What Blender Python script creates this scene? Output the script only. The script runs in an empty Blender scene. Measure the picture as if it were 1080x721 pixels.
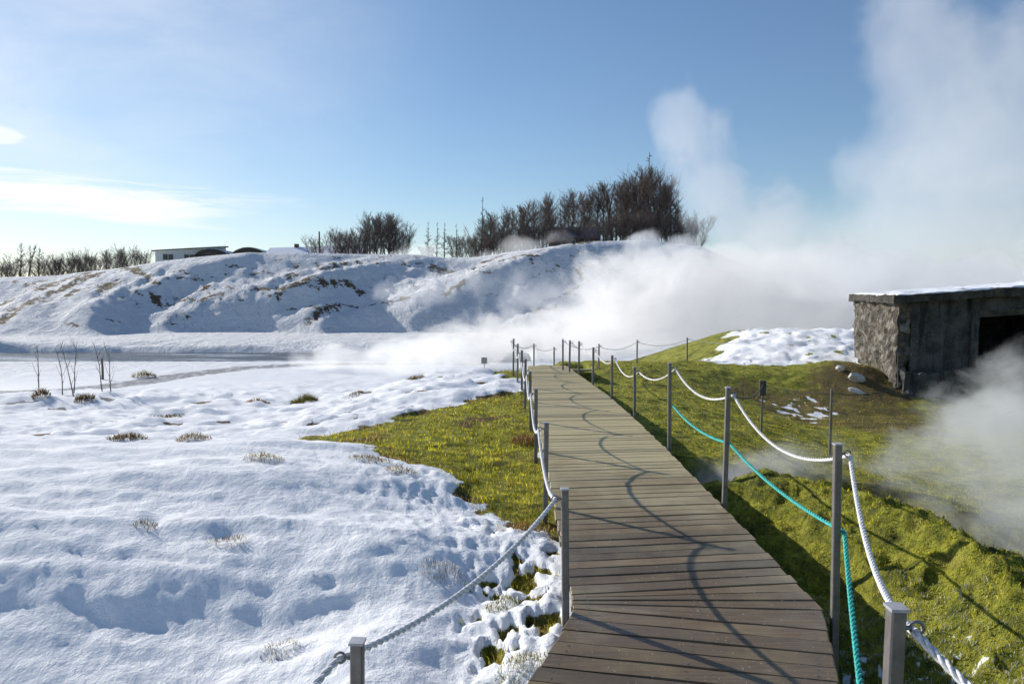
import bpy, bmesh, math, random
import numpy as np
from mathutils import Vector, Matrix

random.seed(7)
rng = np.random.default_rng(11)
scene = bpy.context.scene
col = scene.collection
PI = math.pi
SUN_AZ = math.radians(-50.0)     # from +Y, negative = towards -X
SUN_EL = math.radians(23.5)

# ------------------------------------------------------------------ helpers
def tag(o, label=None, cat=None, group=None, kind=None):
    if label: o['label'] = label
    if cat: o['category'] = cat
    if group: o['group'] = group
    if kind: o['kind'] = kind
    return o

def empty(name, loc=(0, 0, 0), rz=0.0):
    o = bpy.data.objects.new(name, None)
    o.empty_display_size = 0.2
    o.location = loc
    o.rotation_euler = (0, 0, rz)
    col.objects.link(o)
    return o

def mesh_obj(name, verts, faces, mat=None, parent=None, smooth=False):
    me = bpy.data.meshes.new(name)
    me.from_pydata([tuple(v) for v in verts], [], [tuple(f) for f in faces])
    me.update()
    if smooth:
        me.polygons.foreach_set('use_smooth', [True] * len(me.polygons))
    o = bpy.data.objects.new(name, me)
    if mat: me.materials.append(mat)
    col.objects.link(o)
    if parent: o.parent = parent
    return o

def np_mesh(name, V, F, mat=None, parent=None, smooth=False, cols=None, cname='mask'):
    """fast mesh from numpy arrays; F is (n,3) or (n,4)."""
    me = bpy.data.meshes.new(name)
    V = np.asarray(V, dtype=np.float32); F = np.asarray(F, dtype=np.int32)
    n, k = F.shape
    me.vertices.add(len(V)); me.vertices.foreach_set('co', V.ravel())
    me.loops.add(n * k); me.loops.foreach_set('vertex_index', F.ravel())
    me.polygons.add(n)
    me.polygons.foreach_set('loop_start', np.arange(0, n * k, k, dtype=np.int32))
    me.polygons.foreach_set('loop_total', np.full(n, k, dtype=np.int32))
    if smooth: me.polygons.foreach_set('use_smooth', np.ones(n, dtype=bool))
    me.update(calc_edges=True)
    if cols is not None:
        a = me.color_attributes.new(cname, 'FLOAT_COLOR', 'POINT')
        a.data.foreach_set('color', np.asarray(cols, dtype=np.float32).ravel())
    o = bpy.data.objects.new(name, me)
    if mat: me.materials.append(mat)
    col.objects.link(o)
    if parent: o.parent = parent
    return o

def copy_tree(o, parent=None):
    c = o.copy(); col.objects.link(c); c.parent = parent
    for ch in list(o.children): copy_tree(ch, c)
    return c

class MB:
    def __init__(s): s.v = []; s.f = []
    def add(s, vs, fs):
        b = len(s.v); s.v += [tuple(v) for v in vs]; s.f += [tuple(i + b for i in f) for f in fs]
    def box(s, x0, x1, y0, y1, z0, z1, M=None):
        vs = [(x, y, z) for z in (z0, z1) for y in (y0, y1) for x in (x0, x1)]
        if M is not None: vs = [tuple(M @ Vector(v)) for v in vs]
        s.add(vs, [(0, 2, 3, 1), (4, 5, 7, 6), (0, 1, 5, 4), (2, 6, 7, 3), (0, 4, 6, 2), (1, 3, 7, 5)])
    def tube(s, pts, rads, n=6, cap=True):
        pts = [Vector(p) for p in pts]
        rings = []
        b = len(s.v)
        up = Vector((0.31, 0.17, 0.93))
        for i, p in enumerate(pts):
            d = (pts[min(i + 1, len(pts) - 1)] - pts[max(i - 1, 0)])
            if d.length < 1e-9: d = Vector((0, 0, 1))
            d.normalize()
            a = d.cross(up)
            if a.length < 1e-3: a = d.cross(Vector((1, 0, 0)))
            a.normalize(); c = d.cross(a)
            r = rads[i] if hasattr(rads, '__len__') else rads
            for k in range(n):
                t = 2 * PI * k / n
                s.v.append(tuple(p + (a * math.cos(t) + c * math.sin(t)) * r))
        for i in range(len(pts) - 1):
            for k in range(n):
                k2 = (k + 1) % n
                s.f.append((b + i * n + k, b + i * n + k2, b + (i + 1) * n + k2, b + (i + 1) * n + k))
        if cap:
            s.f.append(tuple(b + k for k in reversed(range(n))))
            e = b + (len(pts) - 1) * n
            s.f.append(tuple(e + k for k in range(n)))
    def build(s, name, mat, parent=None, smooth=False):
        return mesh_obj(name, s.v, s.f, mat, parent, smooth)

# ------------------------------------------------------------------ noise
def _hash(ix, iy, seed):
    h = (ix.astype(np.int64) * 374761393 + iy.astype(np.int64) * 668265263 + seed * 1442695041) & 0xffffffff
    h = ((h ^ (h >> 13)) * 1274126177) & 0xffffffff
    h = (h ^ (h >> 16)) & 0xffffffff
    return h.astype(np.float64) / 4294967296.0
def perlin(x, y, seed=0):
    ix = np.floor(x); iy = np.floor(y); fx = x - ix; fy = y - iy
    ux = fx * fx * fx * (fx * (fx * 6 - 15) + 10); uy = fy * fy * fy * (fy * (fy * 6 - 15) + 10)
    def g(ox, oy):
        a = _hash(ix + ox, iy + oy, seed) * 2 * PI
        return np.cos(a) * (fx - ox) + np.sin(a) * (fy - oy)
    a = g(0, 0) * (1 - ux) + g(1, 0) * ux
    b = g(0, 1) * (1 - ux) + g(1, 1) * ux
    return (a * (1 - uy) + b * uy) * 1.5
def fbm(x, y, oct=4, seed=0, gain=0.5):
    s = 0.0; a = 1.0; t = 0.0; f = 1.0
    for o in range(oct):
        s = s + a * perlin(x * f + 17.3 * o, y * f - 9.1 * o, seed + o)
        t += a; a *= gain; f *= 2.03
    return s / t
def billow(x, y, oct=3, seed=0):
    s = 0.0; a = 1.0; t = 0.0; f = 1.0
    for o in range(oct):
        s = s + a * (1 - 2 * np.abs(perlin(x * f + 5.3 * o, y * f + 3.7 * o, seed + o)))
        t += a; a *= 0.5; f *= 2.1
    return s / t
def sst(x, a, b):
    t = np.clip((x - a) / (b - a), 0, 1); return t * t * (3 - 2 * t)
def poly_sd(px, py, poly):
    """signed distance, positive inside"""
    P = np.array(poly, dtype=float); n = len(P)
    d2 = np.full(px.shape, 1e18); inside = np.zeros(px.shape, bool)
    for i in range(n):
        ax, ay = P[i]; bx, by = P[(i + 1) % n]
        ex, ey = bx - ax, by - ay
        t = np.clip(((px - ax) * ex + (py - ay) * ey) / (ex * ex + ey * ey), 0, 1)
        d2 = np.minimum(d2, (px - ax - t * ex) ** 2 + (py - ay - t * ey) ** 2)
        c = ((ay > py) != (by > py))
        with np.errstate(divide='ignore', invalid='ignore'):
            xi = ax + (py - ay) * ex / (ey if ey != 0 else 1e-12)
        inside ^= (c & (px < xi))
    d = np.sqrt(d2)
    return np.where(inside, d, -d)
def line_d(px, py, pts):
    """distance to polyline and normalised position"""
    d2 = np.full(px.shape, 1e18)
    for (ax, ay), (bx, by) in zip(pts[:-1], pts[1:]):
        ex, ey = bx - ax, by - ay
        t = np.clip(((px - ax) * ex + (py - ay) * ey) / (ex * ex + ey * ey), 0, 1)
        d2 = np.minimum(d2, (px - ax - t * ex) ** 2 + (py - ay - t * ey) ** 2)
    return np.sqrt(d2)

# ------------------------------------------------------------------ terrain
GRASS_L = [(-2.75, 9.1), (-1.98, 9.9), (-1.28, 10.9), (-0.34, 12.6), (0.12, 13.2), (0.33, 12.37), (0.42, 9), (0.45, 4.95),
           (0.1, 5.35), (-0.33, 6.15), (-0.75, 6.75), (-1.42, 7.6), (-2.17, 8.3)]
GRASS_L2 = [(-0.5, 17.6), (0.5, 17.6), (0.5, 14.5), (-0.1, 14.8)]
SNOW_R = [(5.1, 21.4), (7.0, 19.6), (9.3, 20.2), (11.0, 22.0), (14, 24.5), (26, 27.5), (40, 60), (20, 70), (11, 34), (8.0, 27.5), (6.4, 24.0)]
SNOW_R2 = [(5.0, 15.2), (6.6, 14.6), (7.9, 15.6), (7.6, 17.6), (6.0, 17.8)]
GULLY = [(0.2, 8.9), (1.6, 8.7), (2.7, 8.3), (3.4, 7.8), (3.85, 7.0), (4.0, 5.6), (4.1, 4.3), (4.5, 2.6), (5.0, 0.0), (5.4, -4)]

CR_U = np.array([-2.5, -.97, -.71, -.632, -.54, -.487, -.44, -.368, -.29, -.21, -.132, -.092, -.053, 0, .053, .105, .184, .263, .342, .474, .71, 1.2, 3])
CR_Y = np.array([306, 300, 293, 291, 283, 276.5, 272, 267, 267.5, 268.5, 269, 272, 272, 266, 261, 256, 253, 261, 284, 300, 305, 307, 307])
CR_D = np.array([80, 76, 74, 73, 71, 70, 69, 69, 70, 72, 73, 73, 72, 71, 70, 70, 72, 74, 82, 95, 110, 120, 120])
CR_Z = 1.7 + CR_D * (307 - CR_Y) / 760.0

LE = [(.33, 3.72), (.335, 7.6), (.345, 11), (.36, 14), (.37, 16.5)]
RE = [(1.665, 3.72), (1.68, 5.78), (1.675, 7.85), (1.64, 9.87), (1.575, 11.7), (1.46, 13.4), (1.24, 16.5)]
LEN = [(-1.05, .1), (.33, 3.72)]
REN = [(.32, .1), (1.40, 2.95), (1.665, 3.72)]
def terrain(x, y):
    """height and masks (snow, green, brown) of the ground at world x, y"""
    x = np.asarray(x, float); y = np.asarray(y, float)
    shape = x.shape
    d = np.hypot(x, y)
    yy = np.maximum(y, 0.01)
    u = np.where(y > 0.5, x / np.maximum(y, 0.5), np.sign(x) * 3)
    u = np.clip(u, -3, 3)
    # --- left, near and middle distance
    zl = np.interp(y, [-6, 0, 2.8, 3.5, 5.1, 6.2, 8, 9.5, 12, 15, 18, 22, 25, 28, 34, 37, 38.5, 43.5, 45, 50],
                   [-.62, -.60, -.56, -.44, .03, .14, .03, -.30, -.55, -.75, -.98, -1.40, -1.72, -1.85, -1.9, -1.93, -2.6, -2.6, -1.7, -1.55])
    zn = np.interp(y, [-6, 0, 3, 4, 6, 10, 15, 17.2, 19.5, 23, 28, 34, 37, 38.5, 43.5, 45, 50],
                   [-.2, -.2, -.2, -.18, -.14, -.13, -.14, -.2, -.85, -1.6, -1.9, -1.95, -2.0, -2.6, -2.6, -1.7, -1.55])
    w = sst(x, -5.0, -1.2)
    wf = sst(x, -2.6, .1)
    w = np.where(y < 8, wf, w * sst(y, 20, 8) + wf * (1 - sst(y, 20, 8)))
    w = np.where(y < 8, wf, sst(x, -5.0, -1.0))
    z_left = zl * (1 - w) + zn * w
    # hollow that opens towards the bottom of the foreground snow
    z_left = z_left - .06 * np.exp(-((x + 1.45) / .6) ** 2) * sst(y, 4.9, 4.2) - .12 * np.exp(-((x + 3.3) / .6) ** 2) * sst(y, 4.6, 4.0)
    z_left = z_left - .13 * np.exp(-((x + .25 - (y - 3.5) * .16) / .28) ** 2) * sst(y, 2.2, 3.0) * sst(y, 5.2, 4.3)
    z_left = z_left + .10 * np.exp(-((x + .95) / .5) ** 2 - ((y - 4.7) / .5) ** 2)
    z_left = z_left + .13 * np.exp(-((x + .62) / .22) ** 2 - ((y - 2.75) / .35) ** 2)
    z_left = z_left - .55 * np.exp(-((y - 17.3) / 1.9) ** 2) * sst(x, -6, -9.5) * (y > 8)
    # --- right
    zr = np.interp(y, [-6, 0, 3, 5, 7, 9.2, 11, 14, 17, 19, 21, 24, 28, 34, 50], [-.5, -.5, -.46, -.42, -.42, -.5, -.46, -.44, -.38, -.25, -.35, -1.0, -1.7, -1.8, -1.6])
    zr2 = np.interp(y, [-6, 0, 4, 7, 9, 12, 16, 19, 21, 24, 27, 31, 38, 50], [-.9, -.9, -.85, -.84, -.9, -1.05, -1.08, -.62, -.45, -.1, .16, .05, -1.2, -1.5])
    rxe = np.where(y > 3.72, np.interp(y, [p[1] for p in RE], [p[0] for p in RE]), np.interp(y, [p[1] for p in REN], [p[0] for p in REN]))
    zr = zr - .20 * np.exp(-((x - rxe - .35) / .62) ** 2) * sst(y, 8, 5) + .12 * np.exp(-((x - rxe - 1.45) / .5) ** 2) * sst(y, 6.8, 5.5)
    wr = np.where(y > 17, sst(x, 4.0, 10.0) * sst(y, 17, 20) + sst(x, 3.0, 6.5) * (1 - sst(y, 17, 20)), sst(x, 3.0, 6.5))
    z_right = zr * (1 - wr) + zr2 * wr
    wb = sst(x, .5, 1.5)
    z = z_left * (1 - wb) + z_right * wb
    near = sst(d, 60, 30)
    # gully with the hot stream
    gd = line_d(x, y, GULLY)
    gd = gd + .18 * fbm(x * 1.4, y * 1.4, 3, 31)
    lip = np.exp(-((gd - .95) / .40) ** 2) * .24 * sst(x, 1.9, 2.6) * sst(x, 4.2, 3.6) * sst(y, 7.9, 7.2)
    z = z + lip * near
    gw = .62 + .25 * sst(x, 3.4, 5)
    carve = (1 - sst(gd, gw * .35, gw * 1.15)) * sst(x, .2, 1.6)
    z = z * (1 - carve) + (-1.45) * carve
    pd = np.hypot((x - 12.4) / 2.9, (y - 14.9) / 1.75) + .25 * fbm(x * .9, y * .9, 3, 35)
    pit = 1 - sst(pd, .45, 1.1)
    z = z - .95 * pit
    shade = np.maximum(1 - sst(gd, gw * .9, gw * 2.0), (1 - sst(pd, .8, 1.5))) * sst(x, 1.8, 2.6)  # painted shade round the gully and the pit, darkens the turf colour
    z = z + .42 * np.exp(-((x - 8.9) / 1.2) ** 2 - ((y - 18.9) / 1.5) ** 2)
    # --- hill across the river
    zc = np.interp(u, CR_U, CR_Z); dc = np.interp(u, CR_U, CR_D)
    df = 52 + 4.5 * sst(u, -.6, -.45) + 2.5 * fbm(u * 9, u * 0 + 3, 2, 5)
    s = (y - df) / (dc - df)
    sc = np.clip(s, 0, 1)
    prof = sc * (1.18 - .18 * sc)
    hill = -1.55 + (zc + 1.55) * prof
    bell = np.sin(np.clip(s, 0, 1) * PI) ** .7 * sst(s, 0, .12)
    skw = np.interp(u, [-.7, -.45, -.2, .2], [.13, .17, .27, .27])
    ca = u - skw * s
    gul = fbm(ca * 9.5 + .25 * perlin(u * 6, s * 2, 40), s * .55 + 3, 2, 41)
    rill = billow(ca * 30 + .2 * perlin(u * 20, s * 3, 42), s * .7 + 3, 3, 43)
    hill = hill + bell * (1.55 * gul + .36 * rill + .22 * fbm(x * .13 + y * .06, y * .09, 2, 47) + .14 * billow(x * .5 + y * .4, y * .3, 3, 48) + .16 * fbm(x * 1.3 + y * .8, y * .8, 4, 49))
    terr = fbm(u * 4, s * 5 + u * 5, 4, 55)
    hill = hill + bell * .45 * terr
    # plateau behind the crest falls away slowly to the horizon
    far = np.maximum(y - dc, 0)
    el = (zc - 1.7) / dc
    plat = np.where(y < 126, zc + el * far - .008 * far, zc + (el - .008) * (126 - dc) - .02 * (y - 126))
    plat = np.maximum(plat, 0.0) + .15 * fbm(x * .08, y * .08, 3, 61) * sst(far, 0, 6)
    hill = np.where(s > 1, plat, hill)
    mnt = np.exp(-((u - .372) / .055) ** 2) * sst(y, 500, 800) * 42 + np.exp(-((u - .55) / .16) ** 2) * sst(y, 700, 1100) * 18
    hill = hill + mnt * sst(d, 2400, 1200)
    front = (y > 47) & (u > -2.9) & (u < 2.9)
    hw = sst(y, 46.5, 51) * front
    z = z + np.exp(-((y - 45.6) / 1.5) ** 2) * .55 * fbm(x * .16, y * .3, 3, 311) * (d < 200)
    z = z * (1 - hw) + hill * hw
    z = np.where(y < 0.5, np.where(d > 40, z * 0 - 1.0, z), z)

    # ---------------- masks
    n1 = fbm(x * 1.1, y * 1.1, 4, 3); n2 = fbm(x * 3.2, y * 3.2, 3, 9); n3 = fbm(x * .33, y * .33, 4, 19)
    e = .32 * n1 + .16 * n2
    gl = poly_sd(x, y, GRASS_L) + e
    gl2 = poly_sd(x, y, GRASS_L2) + e * 1.5
    g_left = np.maximum(sst(gl, -.12, .18), sst(gl2, -.1, .25))
    left = x < .9
    s_r = np.maximum(sst(poly_sd(x, y, SNOW_R) + 1.4 * n3 + .9 * n1, -.3, .8) * (1 - .75 * sst(fbm(x * 1.5, y * 1.5, 4, 307), .22, .42)), .95 * sst(poly_sd(x, y, SNOW_R2) - .25 + .9 * fbm(x * 1.6 + y, y * 2.2, 4, 305), -.15, .55) * sst(fbm(x * 3 + 2 * y, y * 5, 4, 306), -.12, .22))
    snow = np.where(left, 1 - g_left, s_r)
    snow = np.where((y > 34) & (x > .9), 1.0, snow)
    rex = np.where(y > 3.72, np.interp(y, [p[1] for p in RE], [p[0] for p in RE]), np.interp(y, [p[1] for p in REN], [p[0] for p in REN]))
    frost = sst(x - rex, 1.5, .7) * sst(x - rex, -.1, .1) * sst(y, 5.4, 4.0)
    snow = np.where((x > .9) & (y < 6), np.maximum(snow, frost * sst(n2 * .35 + .9 * fbm(x * 17, y * 13, 3, 77), -.2, .35) * .66), snow)
    snow = snow * (1 - carve)
    # crumbly strip where the snow meets the boardwalk
    edge = sst(x, -.55, .0) * sst(x, .5, .4) * sst(y, 5.8, 5.0) * sst(y, 2.2, 3.0)
    bare_n = fbm(x * 4.5, y * 3.2, 3, 71)
    bare = edge * sst(bare_n + .3 * fbm(x * 14, y * 11, 2, 72), -.02, .3)
    snow = snow - edge * sst(bare_n + .3 * fbm(x * 14, y * 11, 2, 72), -.02, .3) * .9
    # bare turf patches in the middle-distance snow
    patch_n = fbm(x * .8, y * 1.5, 4, 83)
    mid = left * sst(y, 7.2, 8.4) * sst(y, 26, 18)
    patch = sst(patch_n, .27, .42) * mid
    rim = np.exp(-((y - 8.35 - .35 * n1) / .38) ** 2) * sst(x, -2.6, -4.2) * sst(fbm(x * 1.2, y * 2, 3, 91), .0, .25)
    snow = snow - patch * .9 - rim * .9
    brown = np.maximum(patch, rim) * .9
    brown = np.maximum(brown, np.exp(-((gl) / .35) ** 2) * left * (y < 14) * sst(n2, -.1, .3) * .8)
    brown = np.maximum(brown, edge * .42)
    # soil patches on the right
    brown = np.maximum(brown, sst(poly_sd(x, y, [(5.6, 14.0), (8.5, 12.6), (10, 16), (9, 19), (5.2, 18.6), (3.0, 18.3), (2.2, 18.6), (2.3, 17.8), (4.8, 16.4)]) + 1.3 * n1 + .9 * n3 + .5 * n2, -.1, 1.2) * (x > .9) * .5)
    straw = np.exp(-((x - 8.7) / 1.5) ** 2 - ((y - 17.8) / 1.7) ** 2) * (x > .9)
    brown = np.maximum(brown, sst(straw + .3 * n2, .25, .7) * .55)
    # hillside: dark soil streaks
    st = fbm(ca * 34, s * 2.6, 4, 101); sh = fbm(u * 14, s * 22 + u * 22, 4, 107)
    dirt = np.maximum(sst(st, .08, .36) * sst(fbm(u * 5, s * 3, 2, 109), -.05, .25), sst(sh, .12, .40) * sst(fbm(u * 4 + 3, s * 4, 2, 113), -.15, .2)) * .9
    lx = 540 + 760 * u; ly = s
    wob = 9 * fbm(u * 40, s * 9, 3, 121)
    def streak(pts, wid, k):
        P = [(a, b * 110) for a, b in pts]
        return sst(line_d(lx + wob, ly * 110 + wob * .4, P), wid, wid * .3) * k * sst(fbm(u * 70, s * 30, 3, 127), -.45, .05)
    dirt = np.maximum(dirt, streak([(110, .92), (70, .62), (20, .25), (-20, .05)], 8, 1.))
    dirt = np.maximum(dirt, streak([(92, .95), (45, .72), (0, .45)], 11, 1))
    dirt = np.maximum(dirt, streak([(130, .98), (146, .80), (166, .55)], 8, 1))
    dirt = np.maximum(dirt, streak([(160, .42), (210, .30), (245, .36)], 6, 1))
    dirt = np.maximum(dirt, streak([(262, .37), (320, .43), (372, .50), (382, .40)], 5, 1))
    dirt = np.maximum(dirt, streak([(455, .80), (480, .70), (520, .62), (560, .70)], 8, .9))
    dirt = np.maximum(dirt, streak([(612, .60), (640, .70), (655, .60)], 10, 1))
    dirt = np.maximum(dirt, streak([(180, .62), (235, .70), (290, .66)], 3, .9))
    dirt = np.maximum(dirt, streak([(300, .22), (360, .28), (430, .26)], 3, .9))
    dirt = np.maximum(dirt, streak([(30, .30), (70, .42), (110, .62)], 4, .9))
    dirt = np.maximum(dirt, streak([(330, .80), (400, .76), (450, .84)], 3, .9))
    dirt = np.maximum(dirt, streak([(470, .28), (490, .36)], 6, 1))
    bank = sst(y, 43.6, 44.4) * sst(y, 46.5, 45.2) * sst(fbm(x * .22, y * .8, 3, 131), -.15, .15)
    on_hill = sst(s, .03, .1) * sst(s, 1.12, .98) * front
    dirt = dirt * on_hill
    snow = snow * (1 - np.clip(dirt, 0, 1) * .95) * (1 - bank * .85 * front)
    brown = np.maximum(brown, np.maximum(sst(dirt, 0, .5), bank * front) * .8)
    # ploughed track across the flat by the river
    trk = line_d(x, y, [(-18, 17), (-16.2, 20.5), (-15.3, 23), (-14.7, 26), (-14.1, 30), (-12.6, 33.6), (-9.5, 35.6), (-2, 36.2)])
    track = sst(trk + .25 * n1, 1.15, .75) * (y > 18.5)
    snow = snow * (1 - track * (.50 + .22 * sst(n2 + n1 * .5, -.25, .25)))
    brown = np.maximum(brown, track * .0)
    flat = sst(y, 24, 26) * sst(y, 37, 35) * sst(x, -14, -17)
    snow = np.clip(snow, 0, 1)
    green = np.clip(np.where(left, np.maximum(g_left, sst(bare, .2, .7)), 1 - brown * .2), 0, 1)

    # ---------------- small relief
    drift = fbm(x * .55 + .25 * y, y * 1.15, 3, 201, .42)
    fine = fbm(x * 2.1 + .9 * y + .3 * n1, y * 4.6 + .4 * n1, 4, 211)
    crumb = billow(x * 5.5, y * 5.5, 3, 221)
    hum = fbm(x * 1.5, y * 2.1, 3, 231)
    ridge = fbm(x * .62 + .4 * y + .3 * n1, y * 2.1 + .4 * n1, 4, 235) * sst(d, 2, 4)
    nearw = sst(d, 34, 22)
    lm = left * nearw * (1 - flat)
    sx = lm * snow
    bandmid = sst(y, 8, 11) 
    z = z + sx * ((.10 - .01 * bandmid) * drift + (.021 + .027 * bandmid) * fine + .066 * ridge + .020 * fbm(x * 5.2 + y, y * 7.5, 3, 237) * sst(d, 9, 6) + .11 * bandmid * hum)
    crk = sst(gl, -1.5, -.15) * sst(gl, .4, .0) * sst(y, 9.5, 7.0) * sst(x, -2.4, -1.0)
    crk = np.maximum(crk, edge)
    z = z + left * crk * snow * (.018 * crumb + .030 * fbm(x * 11, y * 11, 4, 241) + .024)
    z = z + left * snow * .03
    # tread holes and dimples in the foreground drift
    for (hx, hy, hr, hd) in [(-3.35, 6.4, .13, .05), (-2.6, 5.1, .06, .05), (-1.97, 4.95, .09, .04)]:
        z = z - hd * np.exp(-((x - hx) / (hr * 1.5)) ** 2 - ((y - hy) / hr) ** 2)
    # moss lumps on the right, short turf on the left
    moss = (~left) * nearw * (1 - snow * .4) * (1 - carve)
    nb = sst(d, 12, 5)
    z = z + moss * (.05 * hum + (.13 * nb + .02) * billow(x * 2.3 + .3 * n1, y * 2.6, 3, 251) + .03 * fine) + moss * sst(y, 14, 18) * .06 * n1
    z = z + left * (1 - snow) * nearw * .030 * fbm(x * 3.2, y * 5, 3, 261)
    z = z + (~left) * s_r * sst(y, 17, 20) * sst(y, 60, 40) * (.24 * fbm(x * .8, y * .8, 4, 271) + .10 * fbm(x * 2.6, y * 2.6, 3, 272))
    wet = np.clip(np.maximum(carve, shade * sst(x, 3.3, 3.7) * (.35 + .65 * sst(n2, -.3, .3))), 0, 1)  # wet stream bed, plus the painted shade of the gully banks
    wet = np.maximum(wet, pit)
    dlx = np.where(y > 3.72, np.interp(y, [p[1] for p in LE], [p[0] for p in LE]), np.interp(y, [p[1] for p in LEN], [p[0] for p in LEN]))
    drx = np.where(y > 3.72, np.interp(y, [p[1] for p in RE], [p[0] for p in RE]), np.interp(y, [p[1] for p in REN], [p[0] for p in REN]))
    under = sst(x, dlx - .10, dlx + .0) * sst(x, drx + .08, drx) * (y < 16.6) * (y > -1)
    z = z * (1 - under) + np.minimum(z, -.12) * under
    land = sst(x, .2, .35) * sst(x, 2.1, 1.9) * (y >= 16.5) * sst(y, 19.9, 19.6)
    z = z * (1 - land) + np.minimum(z, -.10 - .121 * (y - 16.5) - .12) * land
    return z, snow, green, np.clip(brown, 0, 1), wet

def gz(x, y):
    return float(terrain(np.array([x]), np.array([y]))[0][0])

# ------------------------------------------------------------------ node helpers
def new_mat(name):
    m = bpy.data.materials.new(name); m.use_nodes = True
    m.node_tree.nodes.clear()
    return m, m.node_tree
class NT:
    def __init__(s, nt): s.nt = nt
    def n(s, t, **kw):
        nd = s.nt.nodes.new(t)
        for k, v in kw.items(): setattr(nd, k, v)
        return nd
    def l(s, a, b): s.nt.links.new(a, b)
    def val(s, nd, k, v):
        if isinstance(v, (int, float, tuple, list)): nd.inputs[k].default_value = v
        else: s.l(v, nd.inputs[k])
    def math(s, op, a, b=None, c=None, clamp=False):
        nd = s.n('ShaderNodeMath', operation=op, use_clamp=clamp)
        s.val(nd, 0, a)
        if b is not None: s.val(nd, 1, b)
        if c is not None: s.val(nd, 2, c)
        return nd.outputs[0]
    def vmath(s, op, a, b=None):
        nd = s.n('ShaderNodeVectorMath', operation=op)
        s.val(nd, 0, a)
        if b is not None: s.val(nd, 1, b)
        return nd.outputs['Value'] if op in ('LENGTH', 'DOT_PRODUCT') else nd.outputs[0]
    def noise(s, vec, scale, detail=4, rough=.55, dist=0.0, out='Fac'):
        nd = s.n('ShaderNodeTexNoise'); 
        if vec is not None: s.l(vec, nd.inputs['Vector'])
        nd.inputs['Scale'].default_value = scale; nd.inputs['Detail'].default_value = detail
        nd.inputs['Roughness'].default_value = rough; nd.inputs['Distortion'].default_value = dist
        return nd.outputs[out]
    def mix(s, f, a, b):
        nd = s.n('ShaderNodeMix', data_type='RGBA')
        s.val(nd, 0, f); 
        for i, v in ((6, a), (7, b)):
            if isinstance(v, tuple): nd.inputs[i].default_value = v if len(v) == 4 else (*v, 1)
            else: s.l(v, nd.inputs[i])
        return nd.outputs[2]
    def ramp(s, f, stops):
        nd = s.n('ShaderNodeValToRGB'); s.val(nd, 0, f)
        e = nd.color_ramp.elements
        while len(e) < len(stops): e.new(.5)
        for i, (p, c) in enumerate(stops):
            e[i].position = p
            e[i].color = (c, c, c, 1) if isinstance(c, (int, float)) else (*c, 1)
        return nd.outputs[0]
    def mapr(s, v, a, b, c=0., d=1., smooth=True):
        nd = s.n('ShaderNodeMapRange', interpolation_type='SMOOTHSTEP' if smooth else 'LINEAR')
        s.val(nd, 0, v); s.val(nd, 1, a); s.val(nd, 2, b); s.val(nd, 3, c); s.val(nd, 4, d)
        return nd.outputs[0]
    def bump(s, h, strength, dist, normal=None):
        nd = s.n('ShaderNodeBump'); nd.inputs['Strength'].default_value = strength; nd.inputs['Distance'].default_value = dist
        s.l(h, nd.inputs['Height'])
        if normal is not None: s.l(normal, nd.inputs['Normal'])
        return nd.outputs[0]
    def mapping(s, vec, scale=(1, 1, 1), rot=(0, 0, 0)):
        nd = s.n('ShaderNodeMapping'); s.l(vec, nd.inputs[0])
        nd.inputs['Scale'].default_value = scale; nd.inputs['Rotation'].default_value = rot
        return nd.outputs[0]
    def principled(s, base, rough=.8, normal=None, **kw):
        p = s.n('ShaderNodeBsdfPrincipled')
        if isinstance(base, tuple): p.inputs['Base Color'].default_value = (*base, 1)
        else: s.l(base, p.inputs['Base Color'])
        s.val(p, 'Roughness', rough)
        if normal is not None: s.l(normal, p.inputs['Normal'])
        for k, v in kw.items(): s.val(p, k.replace('_', ' '), v)
        return p.outputs[0]
    def out(s, sh, vol=None):
        o = s.n('ShaderNodeOutputMaterial')
        if sh is not None: s.l(sh, o.inputs['Surface'])
        if vol is not None: s.l(vol, o.inputs['Volume'])

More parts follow.
